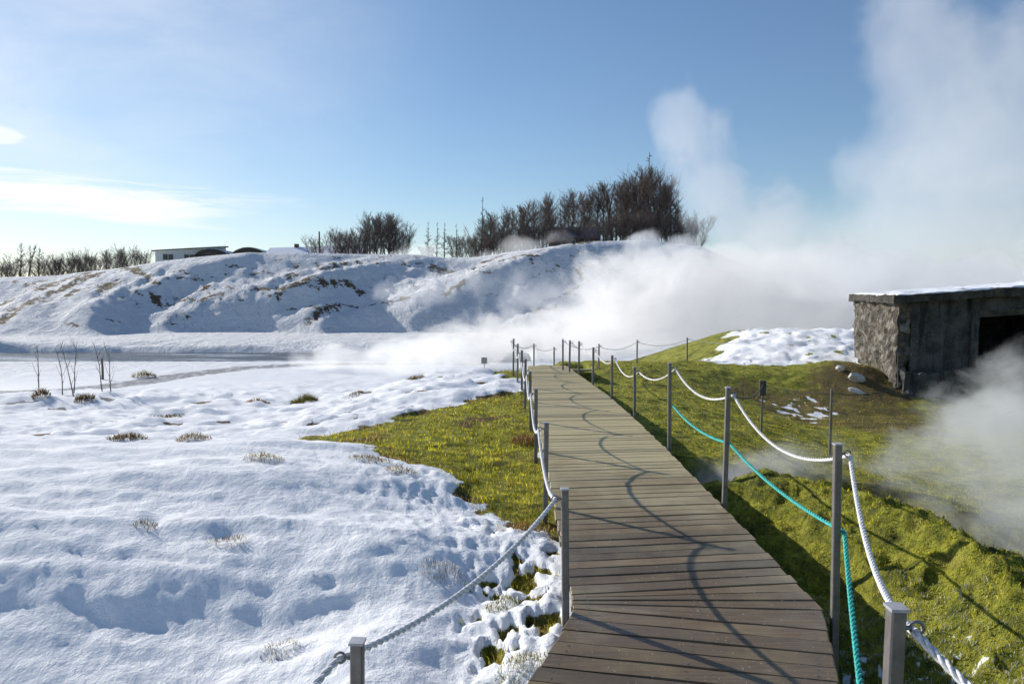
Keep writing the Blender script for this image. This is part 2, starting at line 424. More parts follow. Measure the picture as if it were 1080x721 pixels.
# ------------------------------------------------------------------ materials
def mat_ground():
    m, nt = new_mat('ground_snow_turf'); N = NT(nt)
    geo = N.n('ShaderNodeNewGeometry'); pos = geo.outputs['Position']
    at = N.n('ShaderNodeVertexColor', layer_name='mask')
    sep = N.n('ShaderNodeSeparateColor'); N.l(at.outputs['Color'], sep.inputs[0])
    snow, green, brown = sep.outputs[0], sep.outputs[1], sep.outputs[2]
    nf = N.noise(pos, 14, 5, .65); nm = N.noise(pos, 3.2, 4, .6); nc = N.noise(pos, 55, 3, .6)
    nl = N.noise(pos, .9, 3, .55)
    # turf
    moss = N.ramp(nm, [(.28, (.07, .078, .012)), (.42, (.25, .27, .03)), (.56, (.46, .455, .05)), (.78, (.54, .48, .10))])
    moss = N.mix(N.mapr(nf, .35, .62, .55, 0), moss, (.025, .028, .008))
    soil = N.ramp(nf, [(.3, (.022, .015, .010)), (.5, (.10, .066, .036)), (.62, (.22, .15, .075)), (.78, (.34, .26, .13))])
    turf = N.mix(N.mapr(N.math('ADD', brown, N.math('MULTIPLY', N.math('SUBTRACT', nf, .5), .9)), .3, .62), moss, soil)
    straw = N.mix(N.mapr(nl, .4, .65), soil, (.20, .15, .07))
    turf = N.mix(N.math('MULTIPLY', N.math('SUBTRACT', 1.0, green, clamp=True), .7), turf, straw)
    wet = at.outputs['Alpha']
    trackm = N.math('MULTIPLY', N.mapr(N.vmath('LENGTH', pos), 20, 24), N.mapr(N.vmath('LENGTH', pos), 42, 40))
    turf = N.mix(N.math('MULTIPLY', N.math('MULTIPLY', trackm, green), 0.0), turf, turf)
    sepp = N.n('ShaderNodeSeparateXYZ'); N.l(pos, sepp.inputs[0])
    grit = N.math('MULTIPLY', trackm, N.mapr(sepp.outputs[0], -8, -10))
    turf = N.mix(grit, turf, N.mix(nf, (.20, .20, .21), (.48, .49, .52)))
    turf = N.mix(N.math('MULTIPLY', wet, .75), turf, (.022, .021, .018))  # darkens both wet ground and the shade painted round gully and pit
    # snow
    farw = N.mapr(N.vmath('LENGTH', pos), 30, 50)
    nfar = N.noise(N.mapping(pos, (1, .6, 2.0)), 2.2, 6, .75)
    sf = N.math('ADD', snow, N.math('ADD', N.math('MULTIPLY', N.math('SUBTRACT', nf, .5), .55), N.math('MULTIPLY', N.math('SUBTRACT', nc, .5), .35)))
    sf = N.math('ADD', sf, N.math('MULTIPLY', N.math('MULTIPLY', N.math('SUBTRACT', nfar, .52), farw), 2.7))
    sf = N.math('ADD', sf, N.math('MULTIPLY', farw, .18))
    sf = N.mapr(sf, .42, .58)
    snowc = N.mix(N.mapr(nl, .3, .7), (.84, .85, .87), (.90, .90, .90))
    colr = N.mix(sf, turf, snowc)
    hs = N.math('MULTIPLY', N.noise(pos, 90, 3, .7), .35)
    hs2 = N.noise(pos, 22, 4, .6)
    hh = N.math('ADD', hs, hs2)
    hg = N.math('ADD', N.math('MULTIPLY', nf, 1.2), N.noise(pos, 70, 3, .7))
    hfar = N.math('MULTIPLY', N.noise(N.mapping(pos, (1, .7, 1)), 1.1, 6, .68), farw)
    nb0 = N.bump(hfar, 1.0, .8)
    nb1 = N.bump(hh, .55, .03, nb0)
    nb2 = N.bump(hg, .9, .06)
    nmix = N.n('ShaderNodeMix', data_type='VECTOR'); N.l(sf, nmix.inputs[0]); N.l(nb2, nmix.inputs[4]); N.l(nb1, nmix.inputs[5])
    rough = N.mapr(wet, 0, 1, .85, .35)
    sh = N.principled(colr, rough, nmix.outputs[1], Specular_IOR_Level=.25)
    N.out(sh); return m

def mat_simple(name, base, rough=.7, var=.25, scale=8, bump=.2, bd=.01, metallic=0., coords='Object'):
    m, nt = new_mat(name); N = NT(nt)
    tc = N.n('ShaderNodeTexCoord'); v = tc.outputs[coords]
    n1 = N.noise(v, scale, 5, .6); n2 = N.noise(v, scale * 6, 3, .6)
    f = N.math('MULTIPLY_ADD', N.math('SUBTRACT', N.math('ADD', N.math('MULTIPLY', n1, .7), N.math('MULTIPLY', n2, .3)), .5), 2.4, .5, clamp=True)
    a = tuple(c * (1 - var) for c in base); b = tuple(min(1, c * (1 + var)) for c in base)
    c = N.mix(f, a, b)
    N.out(N.principled(c, rough, N.bump(n2, bump, bd), Metallic=metallic))
    return m

def mat_wood():
    m, nt = new_mat('wet_decking'); N = NT(nt)
    geo = N.n('ShaderNodeNewGeometry'); pos = geo.outputs['Position']
    at = N.n('ShaderNodeVertexColor', layer_name='plank')
    sep = N.n('ShaderNodeSeparateColor'); N.l(at.outputs['Color'], sep.inputs[0])
    r1, r2 = sep.outputs[0], sep.outputs[1]
    off = N.n('ShaderNodeCombineXYZ'); N.l(N.math('MULTIPLY', r1, 37.0), off.inputs[0]); N.l(N.math('MULTIPLY', r2, 11.0), off.inputs[2])
    v = N.vmath('ADD', pos, off.outputs[0])
    grain = N.noise(N.mapping(v, (2.2, 42, 10)), 1.0, 5, .62, .35)
    blot = N.noise(v, 2.3, 4, .6); big = N.noise(pos, .75, 4, .6)
    speck = N.noise(pos, 60, 2, .5)
    base = N.mix(grain, (.055, .034, .018), (.30, .20, .105))
    base = N.mix(N.mapr(r2, 0, 1, 0, .6), base, (.105, .080, .056))
    base = N.mix(N.mapr(r1, .75, 1, 0, .55), base, (.045, .034, .026))
    base = N.mix(N.mapr(blot, .45, .7, 0, .65), base, (.24, .19, .10))
    # drier and paler, yellowish away from the camera
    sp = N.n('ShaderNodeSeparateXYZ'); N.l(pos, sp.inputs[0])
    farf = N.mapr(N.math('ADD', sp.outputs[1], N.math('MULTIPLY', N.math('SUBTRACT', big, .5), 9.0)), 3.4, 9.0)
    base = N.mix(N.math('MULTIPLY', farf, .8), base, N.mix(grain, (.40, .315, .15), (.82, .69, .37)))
    base = N.mix(N.mapr(sep.outputs[2], 0, 1, 0, .35), base, (.03, .025, .02))
    base = N.mix(N.mapr(speck, .68, .74, 0, .7), base, (.5, .5, .48))
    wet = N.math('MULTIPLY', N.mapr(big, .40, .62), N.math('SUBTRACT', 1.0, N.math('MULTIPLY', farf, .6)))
    rough = N.math('SUBTRACT', .62, N.math('MULTIPLY', wet, .34))
    rough = N.math('ADD', rough, N.math('MULTIPLY', N.math('SUBTRACT', grain, .5), .25))
    h = N.math('ADD', N.math('MULTIPLY', grain, 1.0), N.math('MULTIPLY', speck, .2))
    # ribbed decking profile: fine grooves along the board
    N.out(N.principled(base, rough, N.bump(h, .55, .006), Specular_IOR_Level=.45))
    return m

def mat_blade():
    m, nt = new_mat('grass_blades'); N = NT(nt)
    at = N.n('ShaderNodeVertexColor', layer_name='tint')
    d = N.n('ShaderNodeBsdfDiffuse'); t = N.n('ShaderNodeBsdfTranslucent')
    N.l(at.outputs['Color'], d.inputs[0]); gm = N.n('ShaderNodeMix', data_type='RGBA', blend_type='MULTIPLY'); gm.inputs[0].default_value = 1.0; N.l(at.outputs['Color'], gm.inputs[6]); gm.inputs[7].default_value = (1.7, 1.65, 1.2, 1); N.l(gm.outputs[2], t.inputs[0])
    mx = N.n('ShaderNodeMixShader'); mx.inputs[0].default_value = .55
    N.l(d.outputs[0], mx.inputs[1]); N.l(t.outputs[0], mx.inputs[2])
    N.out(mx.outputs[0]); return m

def mat_rope(name, base, dark):
    m, nt = new_mat(name); N = NT(nt)
    tc = N.n('ShaderNodeTexCoord'); v = tc.outputs['Object']
    n = N.noise(v, 120, 3, .6); n2 = N.noise(v, 9, 3, .6)
    c = N.mix(N.mapr(n, .3, .65), dark, base)
    c = N.mix(N.mapr(n2, .5, .7, 0, .35), c, dark)
    N.out(N.principled(c, .75, N.bump(n, .6, .004))); return m

def mat_concrete(name, a, b, sc=3.0, streak=True, stones=False):
    m, nt = new_mat(name); N = NT(nt)
    geo = N.n('ShaderNodeNewGeometry'); v = geo.outputs['Position']
    n1 = N.noise(v, sc, 6, .65); n2 = N.noise(v, sc * 7, 4, .7); n3 = N.noise(N.mapping(v, (3, 3, .35)), 2.2, 4, .6)
    c = N.mix(N.mapr(N.math('ADD', N.math('MULTIPLY', n1, .6), N.math('MULTIPLY', n2, .4)), .36, .64), a, b)
    if streak: c = N.mix(N.mapr(n3, .48, .68, 0, .75), c, tuple(x * .35 for x in a))
    c = N.mix(N.mapr(n2, .66, .74, 0, .6), c, tuple(min(1, x * 1.9) for x in b))
    if stones:
        vo = N.n('ShaderNodeTexVoronoi', feature='F1'); N.l(N.vmath('ADD', v, N.vmath('MULTIPLY', N.noise(v, 4, 3, .6, out='Color'), (.4, .4, .4))), vo.inputs['Vector']); vo.inputs['Scale'].default_value = 5.2; vo.inputs['Randomness'].default_value = 1
        sv = N.n('ShaderNodeSeparateColor'); N.l(vo.outputs['Color'], sv.inputs[0])
        c = N.mix(N.mapr(vo.outputs['Distance'],   .25, .6, 0, .5), c, tuple(x * .4 for x in a))
        c = N.mix(N.math('MULTIPLY', N.mapr(sv.outputs[0], .72, .95), .5), c, (.42, .39, .33))
        n1 = N.math('SUBTRACT', n1, N.math('MULTIPLY', vo.outputs['Distance'], .7))
    N.out(N.principled(c, .9, N.bump(N.math('ADD', n1, n2), .8, .05))); return m

def mat_water():
    m, nt = new_mat('river_water'); N = NT(nt)
    geo = N.n('ShaderNodeNewGeometry'); v = geo.outputs['Position']
    n = N.noise(N.mapping(v, (.6, 2.4, 1)), 1.6, 4, .6)
    ice = N.noise(N.mapping(v, (.10, .5, 1)), 1.0, 4, .6)
    c = N.mix(N.mapr(ice, .52, .60), (.028, .034, .038), (.40, .42, .44))
    N.out(N.principled(c, N.mapr(n, .3, .7, .12, .4), N.bump(n, .55, .12), Specular_IOR_Level=.5)); return m

M_GROUND = mat_ground()
M_WOOD = mat_wood()
M_BEAM = mat_simple('dark_wet_timber', (.05, .036, .025), .7, .4, 6, .4)
M_STEEL = mat_simple('weathered_steel', (.20, .185, .172), .55, .35, 14, .25, .002, .45)
M_EYE = mat_simple('dull_bolt_steel', (.22, .22, .22), .4, .2, 20, .1, .002, .8)
M_CAP = mat_simple('frosted_post_top', (.42, .42, .44), .6, .25, 30, .2, .002, .2)
M_BLADE = mat_blade()
M_ROPE = mat_rope('white_rope_fibre', (.93, .90, .88), (.58, .56, .56))
M_TEAL = mat_rope('teal_rope_fibre', (.07, .62, .52), (.02, .27, .25))
M_DARKROPE = mat_simple('dark_rope_fibre', (.06, .055, .05), .8, .3, 30, .2, .002)
M_BARK = mat_simple('bare_branch_bark', (.10, .075, .062), .85, .35, 3, .3)
M_TWIG = mat_simple('bare_twig_bark', (.17, .13, .105), .85, .3, 2, .1)
M_TWIGR = mat_simple('reddish_twig_bark', (.165, .12, .095), .85, .3, 2, .1)
M_CONC = mat_concrete('sun_toned_rough_concrete', (.055, .046, .037), (.24, .205, .16), 4.5, False, True)  # paler copy for the sunlit side wall, sunlight worked into the colour
M_CONCD = mat_concrete('shade_toned_stained_concrete', (.034, .034, .033), (.125, .123, .117))  # darker copy for the shaded front, shade mixed into colour; streaks are stains
M_SLAB = mat_concrete('weathered_slab_edge', (.03, .028, .025), (.125, .108, .085), 5)
M_SNOW = mat_simple('settled_snow', (.86, .88, .92), .8, .05, 5, .4, .02)
M_WATER = mat_water()
M_WALLW = mat_simple('white_painted_board', (.66, .66, .62), .7, .1, 2, .1)
M_DARKGL = mat_simple('dark_window_glass', (.03, .035, .04), .15, .2, 2, .02)
M_RUST = mat_simple('rusty_corrugated_iron', (.14, .085, .06), .7, .4, 2, .3)
M_DARKDOOR = mat_simple('dark_boarding', (.05, .055, .045), .7, .3, 3, .2)
M_REDW = mat_simple('dark_red_cladding', (.13, .05, .045), .7, .2, 2, .2)
M_BLUER = mat_simple('blue_grey_roof_sheet', (.13, .16, .22), .5, .2, 2, .1)
M_STAKE = mat_simple('brown_stake_wood', (.16, .085, .05), .8, .3, 8, .3)
M_SIGN = mat_simple('dark_sign_panel', (.05, .052, .05), .45, .2, 6, .05)
M_SIGNB = mat_simple('brown_sign_frame', (.11, .07, .05), .6, .2, 6, .1)
M_GREYSIGN = mat_simple('grey_sign_panel', (.20, .20, .20), .5, .1, 6, .05)
M_CHUNK = mat_simple('pale_broken_plaster', (.55, .52, .47), .85, .2, 6, .3)

# ------------------------------------------------------------------ ground sheet
def build_ground():
    r = [0.55]
    while r[-1] < 3200:
        d = r[-1]
        k = .0085 if d < 25 else (.0075 if d < 120 else .03)
        r.append(d * (1 + k))
    r = np.array(r)
    fine = np.deg2rad(np.arange(-52, 52.01, .19))
    coarse = np.deg2rad(np.concatenate([np.arange(56, 180, 5), np.arange(-180, -52, 5)[0:26]]))
    th = np.concatenate([fine, coarse[coarse > 0], coarse[coarse < 0]])
    th = np.unique(np.round(np.mod(th, 2 * PI), 9))
    R, T = np.meshgrid(r, th, indexing='ij')
    X = R * np.sin(T); Y = R * np.cos(T)
    nr, ntt = X.shape
    z, snow, green, brown, wet = terrain(X.ravel(), Y.ravel())
    V = np.stack([X.ravel(), Y.ravel(), z], 1)
    i = np.arange(nr - 1)[:, None]; j = np.arange(ntt)[None, :]
    j2 = (j + 1) % ntt
    F = np.stack([i * ntt + j, i * ntt + j2, (i + 1) * ntt + j2, (i + 1) * ntt + j], -1).reshape(-1, 4)
    F = F[:, ::-1]
    # closing fan under the viewer
    cz = gz(0, 0)
    cols = np.stack([snow, green, brown, wet], 1)
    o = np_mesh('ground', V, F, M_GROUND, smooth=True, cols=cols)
    tag(o, 'snow covered ground with green turf patches and the snowy hillside', None, None, 'structure')
    return o
build_ground()

# water sheets
def water(name, pts, z, label):
    o = mesh_obj(name, [(x, y, z) for x, y in pts], [tuple(range(len(pts)))], M_WATER)
    tag(o, label, None, None, 'structure'); return o
water('river', [(-90, 36.2), (60, 36.2), (60, 46.2), (-90, 46.2)], -2.08, 'grey river below the snowy hill')
water('stream', [(1.0, 7.6), (5.9, 7.4), (6.6, -3), (3.6, -3), (3.4, 6.4), (1.0, 8.0)][::-1], -1.32, 'hot stream in the gully')

# ------------------------------------------------------------------ boardwalk
def ix(line, y):
    return float(np.interp(y, [p[1] for p in line], [p[0] for p in line]))
def build_boardwalk():
    root = empty('boardwalk', (1.0, 8, 0))
    tag(root, 'long wet plank boardwalk leading to the steaming pool between rope rails', 'boardwalk')
    V = []; F = []; C = []
    def prism(poly, z0, z1, c):
        n = len(poly); b = len(V)
        # bevelled top edge
        cx = sum(p[0] for p in poly) / n; cy = sum(p[1] for p in poly) / n
        for (x, y) in poly: V.append((x - 1.0, y - 8, z0))
        for (x, y) in poly: V.append((x - 1.0, y - 8, z1 - .006))
        ins = []
        for (x, y) in poly:
            dx, dy = cx - x, cy - y
            ins.append((x + math.copysign(min(.005, abs(dx)), dx), y + math.copysign(min(.005, abs(dy)), dy)))
        for (x, y) in ins: V.append((x - 1.0, y - 8, z1))
        for i in range(n):
            j = (i + 1) % n
            F.append((b + i, b + j, b + n + j, b + n + i)); F.append((b + n + i, b + n + j, b + 2 * n + j, b + 2 * n + i))
        F.append(tuple(b + 2 * n + i for i in range(n)))
        for _ in range(3 * n): C.append((*c, 1))
    def wavy(poly):
        (x0, y0), (x1, y1), (x2, y2), (x3, y3) = poly
        a = [(x0 + (x1 - x0) * t, y0 + (y1 - y0) * t + (random.uniform(-.002, .002) if 0 < t < 1 else 0)) for t in (0, .2, .4, .6, .8, 1)]
        b = [(x2 + (x3 - x2) * t, y2 + (y3 - y2) * t + (random.uniform(-.002, .002) if 0 < t < 1 else 0)) for t in (0, .2, .4, .6, .8, 1)]
        return a + b
    pitch, gap = .119, .009
    def ex(side, y):
        a, b = (LE, LEN) if side == 0 else (RE, REN)
        return ix(a, y) if y > 3.72 else ix(b, max(y, .1))
    rows = []
    yl, yr = 3.76, 3.50
    while yl > .5:                       # nearest boards, square to the turned section
        rows.append((yl - pitch, yr - pitch, yl, yr)); yl -= pitch; yr -= pitch
    n = 5                                # wedge of tapering boards at the bend
    for q in range(n):
        rows.append((3.76 + .036 * q, 3.50 + .122 * q, 3.76 + .036 * (q + 1), 3.50 + .122 * (q + 1)))
    yl, yr = 3.94, 4.11
    while yl < 16.4:
        sk = .17 * (1 - .75 * min(1, max(0, (yl - 6) / 8)))
        nl = yl + pitch + .002; nr = nl + sk
        rows.append((yl, yr, nl, nr)); yl, yr = nl, nr
    for (l0, r0, l1, r1) in rows:
        j1, j2 = random.uniform(-.009, .009), random.uniform(-.009, .009)
        dz = random.uniform(-.004, .003)
        g = min(gap, (l1 - l0) * .2)
        poly = [(ex(0, l0 + g) + j1, l0 + g), (ex(1, r0 + gap) + j2, r0 + gap), (ex(1, r1) + j2, r1), (ex(0, l1) + j1, l1)]
        prism(wavy(poly), -.035, dz, (random.random(), random.random(), 1.0 if random.random() < .18 else random.random() * .4))
    # lower landing past the crest of the walk
    y = 16.55
    for i in range(26):
        z = -.10 - .028 * i * .5
        prism([(.36, y), (1.9, y), (1.9, y + .105), (.36, y + .105)], z - .035, z, (random.random(), random.random(), .2)); y += .116
    sm = MB()
    for (l0, r0, l1, r1) in rows:
        for t in (.06, .5, .94):
            for e in (.28, .74):
                yy = (l0 + (r0 - l0) * t) * (1 - e) + (l1 + (r1 - l1) * t) * e
                if yy > 9 or yy < .6: continue
                xx = ex(0, yy) + (ex(1, yy) - ex(0, yy)) * t + random.uniform(-.006, .006) - 1.0
                yb = yy + random.uniform(-.005, .005) - 8
                ringv = [(xx + .0055 * math.cos(PI * k_ / 3), yb + .0055 * math.sin(PI * k_ / 3), .0045) for k_ in range(6)]
                sm.add(ringv, [tuple(range(6))])
    so_ = sm.build('screw_head', M_EYE, root); so_['kind'] = 'stuff'
    deck = mesh_obj('deck', V, F, M_WOOD, root)
    a = deck.data.color_attributes.new('plank', 'FLOAT_COLOR', 'POINT')
    a.data.foreach_set('color', np.array(C, dtype=np.float32).ravel())
    def rail(line, sgn):
        mb = MB()
        for (xa, ya), (xb, yb_) in zip(line[:-1], line[1:]):
            o = .05 * sgn
            v = []
            for (x, yy) in ((xa, ya), (xb, yb_)):
                for ox in (o - .022, o + .022):
                    for z in (-.19, -.037): v.append((x + ox - 1.0, yy - 8, z))
            mb.add(v, [(0, 1, 3, 2), (4, 6, 7, 5), (0, 2, 6, 4), (1, 5, 7, 3), (0, 4, 5, 1), (2, 3, 7, 6)])
        mb.build('side_beam', M_BEAM, root)
    rail(LE, 1); rail(RE, -1); rail(LEN, 1); rail(REN, -1)
    for yy in (2.4, 4.8, 6.9, 8.9, 10.9, 12.9, 14.9):
        for line, sg in ((LE if yy > 3.72 else LEN, 1), (RE if yy > 3.72 else REN, -1)):
            mb = MB(); x = ix(line, yy) + .12 * sg - 1.0
            mb.box(x - .04, x + .04, yy - 8.04, yy - 7.96, -1.1, -.04)
            mb.build('support_post', M_BEAM, root)
build_boardwalk()

# ------------------------------------------------------------------ rope posts
def make_post(name, top, base, w=.037):
    root = empty(name)
    mb = MB(); h = w / 2; c = .004
    ring = [(-h + c, -h), (h - c, -h), (h, -h + c), (h, h - c), (h - c, h), (-h + c, h), (-h, h - c), (-h, -h + c)]
    vs = [(x, y, base) for x, y in ring] + [(x, y, top) for x, y in ring]
    n = 8
    mb.add(vs, [(i, (i + 1) % n, n + (i + 1) % n, n + i) for i in range(n)] + [tuple(range(n, 2 * n))])
    mb.build('shaft', M_STEEL, root)
    mb = MB(); mb.box(-h - .0035, h + .0035, -h - .0035, h + .0035, top + .002, top + .010); mb.build('cap', M_CAP, root)
    # eye bolt on one side
    mb = MB()
    mb.tube([(h + .001, 0, top - .045), (h + .02, 0, top - .045)], .006, 6)
    pts = [(h + .034 + .016 * math.cos(t), 0, top - .045 + .016 * math.sin(t)) for t in np.linspace(0, 2 * PI, 13)]
    mb.tube(pts, .0045, 5, False)
    mb.build('eye_bolt', M_EYE, root, True)
    return root
ORD = ['first', 'second', 'third', 'fourth', 'fifth', 'sixth', 'seventh', 'eighth', 'ninth', 'tenth', 'eleventh', 'twelfth']
POST_L = [(-1.15, .75, .65), (-.47, 2.08, .65), (.285, 3.72, .66), (.265, 5.63, .66), (.255, 7.61, .66), (.245, 9.36, .65), (.205, 11.08, .65), (.175, 12.7, .65), (.11, 14.25, .65), (.03, 15.65, .66)]
POST_R = [(.935, 1.72, .92), (1.715, 3.72, .90), (1.735, 5.78, .92), (1.735, 7.85, .91), (1.695, 9.87, .65), (1.63, 11.68, .65), (1.51, 13.35, .65), (1.385, 14.85, .66), (1.215, 15.15, .66), (1.10, 15.5, .66)]
short = make_post('rope_post', .65, -.75)
tall = make_post('rope_post', .91, -.95)
used = {'s': False, 't': False}
def place_post(x, y, top, label, group, kind, tilt=None, rz=0.):
    o = short if kind == 's' else tall
    if used[kind]: o = copy_tree(o)
    used[kind] = True
    o.location = (x, y, top - (.65 if kind == 's' else .91))
    t = tilt or (random.uniform(-.012, .012), random.uniform(-.012, .012))
    o.rotation_euler = (t[0], t[1], rz + random.uniform(-.06, .06))
    tag(o, label, 'post', group)
for i, (x, y, t) in enumerate(POST_L):
    lab = ('square grey post where the left white rope ends beyond the foreground snow' if i == 0 else
           'short square grey post with frosted top standing in the foreground snow' if i == 1 else
           'grey post at the bend where the left edge of the boardwalk turns' if i == 2 else
           f'short grey rope post on the left boardwalk edge, {ORD[i - 2]} counting from the bend post')
    place_post(x, y, t, lab, 'posts along the left edge of the boardwalk', 's', (0.0, .012) if i == 2 else None, rz=PI)
for i, (x, y, t) in enumerate(POST_R):
    lab = ('grey square post nearest the viewer at the lower right, white rope passing behind it' if i == 0 else
           'tall grey post beside the right boardwalk edge where white and teal ropes cross' if i == 1 else
           'tall grey post rising before the steam gully on the right of the boardwalk' if i == 2 else
           'tall grey post where the teal rope starts on the right edge' if i == 3 else
           f'short grey rope post on the right boardwalk edge, {ORD[i - 4]} past the last tall post')
    place_post(x, y, t, lab, 'posts along the right edge of the boardwalk', 't' if i < 4 else 's', (0.01, -.018) if i == 1 else None, rz=0 if i < 4 else 0)
FAR = [(.56, 18.3, .36, 'far small post left of centre on the landing beyond the boardwalk end'), (1.10, 18.7, .24, 'far small post right of centre on the landing beyond the boardwalk end'),
       (2.25, 18.6, .33, 'faint reddish post in the steam right of the boardwalk end'), (3.5, 20.1, .33, 'faint post in the steam on the grass crest, left one of two'), (5.1, 20.9, .35, 'faint post in the steam on the grass crest, right one of two')]
for x, y, t, lab in FAR:
    place_post(x, y, t, lab, 'posts of the path beyond the boardwalk end', 's')

# ------------------------------------------------------------------ ropes
def catenary(a, b, sag, n):
    a, b = Vector(a), Vector(b); out = []
    for i in range(n + 1):
        t = i / n; p = a.lerp(b, t); p.z -= sag * 4 * t * (1 - t); out.append(p)
    return out
def rope_mesh(name, spans, R, mat, pitch=.10, loops=True):
    """three strands laid round each other along a chain of hanging spans"""
    V = []; F = []
    path = []
    for (a, b, sag) in spans:
        L = (Vector(b) - Vector(a)).length
        dist = (Vector(a) + Vector(b)).length * .5
        seg = .012 if dist < 4.5 else (.02 if dist < 8 else .05)
        p = catenary(a, b, sag, max(8, int(L / seg)))
        path += p if not path else p[1:]
    # remove sharp doubles
    N_ = len(path); nk = 6
    s = 0.0
    for st in range(3):
        s = 0.0; base = len(V)
        for i, p in enumerate(path):
            d = (path[min(i + 1, N_ - 1)] - path[max(i - 1, 0)]).normalized()
            if i: s += (p - path[i - 1]).length
            a = d.cross(Vector((0, 0, 1)));
            if a.length < 1e-3: a = Vector((1, 0, 0))
            a.normalize(); c = d.cross(a)
            ph = 2 * PI * (s / pitch + st / 3)
            ctr = p + (a * math.cos(ph) + c * math.sin(ph)) * R * .60
            for k in range(nk):
                t = 2 * PI * k / nk
                V.append(ctr + (a * math.cos(t) + c * math.sin(t)) * R * .50)
        for i in range(N_ - 1):
            for k in range(nk):
                k2 = (k + 1) % nk
                F.append((base + i * nk + k, base + i * nk + k2, base + (i + 1) * nk + k2, base + (i + 1) * nk + k))
    return mesh_obj(name, V, F, mat, None, True)
def att(p, dx, dz): return (p[0] + dx, p[1], p[2] + dz)
sp = []
lp = [att(p, -.055, -.05) for p in POST_L]
sags = [.12, .10, .13, .16, .16, .15, .15, .14, .13]
for i in range(len(lp) - 1): sp.append((lp[i], lp[i + 1], sags[i]))
sp.append((lp[-1], (.50, 18.3, .31), .10)); sp.append(((.50, 18.3, .31), (1.05, 18.7, .20), .08))
tag(rope_mesh('white_rope', sp, .0112, M_ROPE), 'frosty white rope sagging along the left side of the boardwalk', 'rope')
sp = []
rp = [att(p, .055 if i < 4 else .05, -.055) for i, p in enumerate(POST_R)]
rp = [(rp[0][0] + .35, .2, .80)] + rp
sags = [.12, .16, .20, .15, .12, .16, .14, .12, .06, .04]
for i in range(len(rp) - 1): sp.append((rp[i], rp[i + 1], sags[i]))
tag(rope_mesh('white_rope', sp, .0112, M_ROPE), 'thick white rope sagging along the right side of the boardwalk', 'rope')
sp = [((.96, 1.70, .12), (1.745, 3.70, .44), .10), ((1.745, 3.70, .44), (1.765, 5.78, .47), .06), ((1.765, 5.78, .47), (1.765, 7.85, .45), .07)]
tag(rope_mesh('teal_rope', sp, .0122, M_TEAL, .095), 'bright teal rope slung low between the tall right posts', 'rope')
sp = [((1.15, 15.5, .60), (2.25, 18.6, .28), .12), ((2.25, 18.6, .28), (3.5, 20.1, .29), .15), ((3.5, 20.1, .29), (5.1, 20.9, .31), .15), ((5.1, 20.9, .31), (8.5, 23.0, .35), .2)]
tag(rope_mesh('thin_rope', sp, .010, M_ROPE, .12), 'faint thin rope running right through the steam past the boardwalk end', 'rope')

# ------------------------------------------------------------------ small right-hand fence, signs
def thin_post(x, y, top, label):
    b = gz(x, y)
    mb = MB(); mb.tube([(0, 0, -.25), (0, 0, top - b)], [.022, .018], 8)
    o = mb.build('thin_post', M_STEEL); o.location = (x, y, b); tag(o, label, 'post'); return o
thin_post(4.60, 10.29, .30, 'thin pale post on the grass slope before the concrete hut')
sgz = gz(4.0, 11.43)
r = empty('sign_board', (4.0, 11.43, sgz)); tag(r, 'small dark sign on a thin stand seen from behind in the green grass', 'sign')
mb = MB(); mb.tube([(0, 0, -.2), (0, 0, .60 - sgz - .35)], .016, 8); mb.build('stand', M_STEEL, r)
mb = MB(); mb.box(-.03, .045, -.012, .012, -.03, .21, Matrix.Translation((0, -.03, .07 - sgz))); mb.build('panel', M_SIGN, r)
mb = MB(); mb.box(-.058, -.031, -.014, .014, -.03, .21, Matrix.Translation((0, -.03, .07 - sgz))); mb.build('frame', M_SIGNB, r)
sp = [((1.79, 5.78, .86), (4.0, 11.40, .22), .10), ((4.0, 11.40, .22), (4.6, 10.27, .24), .05), ((4.6, 10.27, .24), (6.2, 11.5, .16), .06), ((6.2, 11.5, .16), (9.3, 17.3, .2), .1)]
tag(rope_mesh('dark_rope', sp, .008, M_DARKROPE, .1), 'thin dark rope strung from the sign across the grass to the concrete hut', 'rope')
r = empty('warning_sign', (-.72, 18.6, gz(-.72, 18.6))); tag(r, 'small grey square sign on a thin stake at the pool edge in white steam', 'sign')
mb = MB(); mb.tube([(0, 0, -.2), (0, 0, .48)], .010, 6); mb.build('stake', M_STEEL, r)
mb = MB(); mb.box(-.075, .075, -.026, -.012, .40, .56); mb.build('panel', M_GREYSIGN, r)
b = gz(-16.4, 28.7)
mb = MB(); mb.tube([(0, 0, -.2), (.01, 0, .45), (.0, 0, .86)], [.045, .042, .036], 8)
o = mb.build('wooden_stake', M_STAKE); o.location = (-16.4, 28.7, b); tag(o, 'reddish brown wooden stake on the flat snow by the river', 'stake')

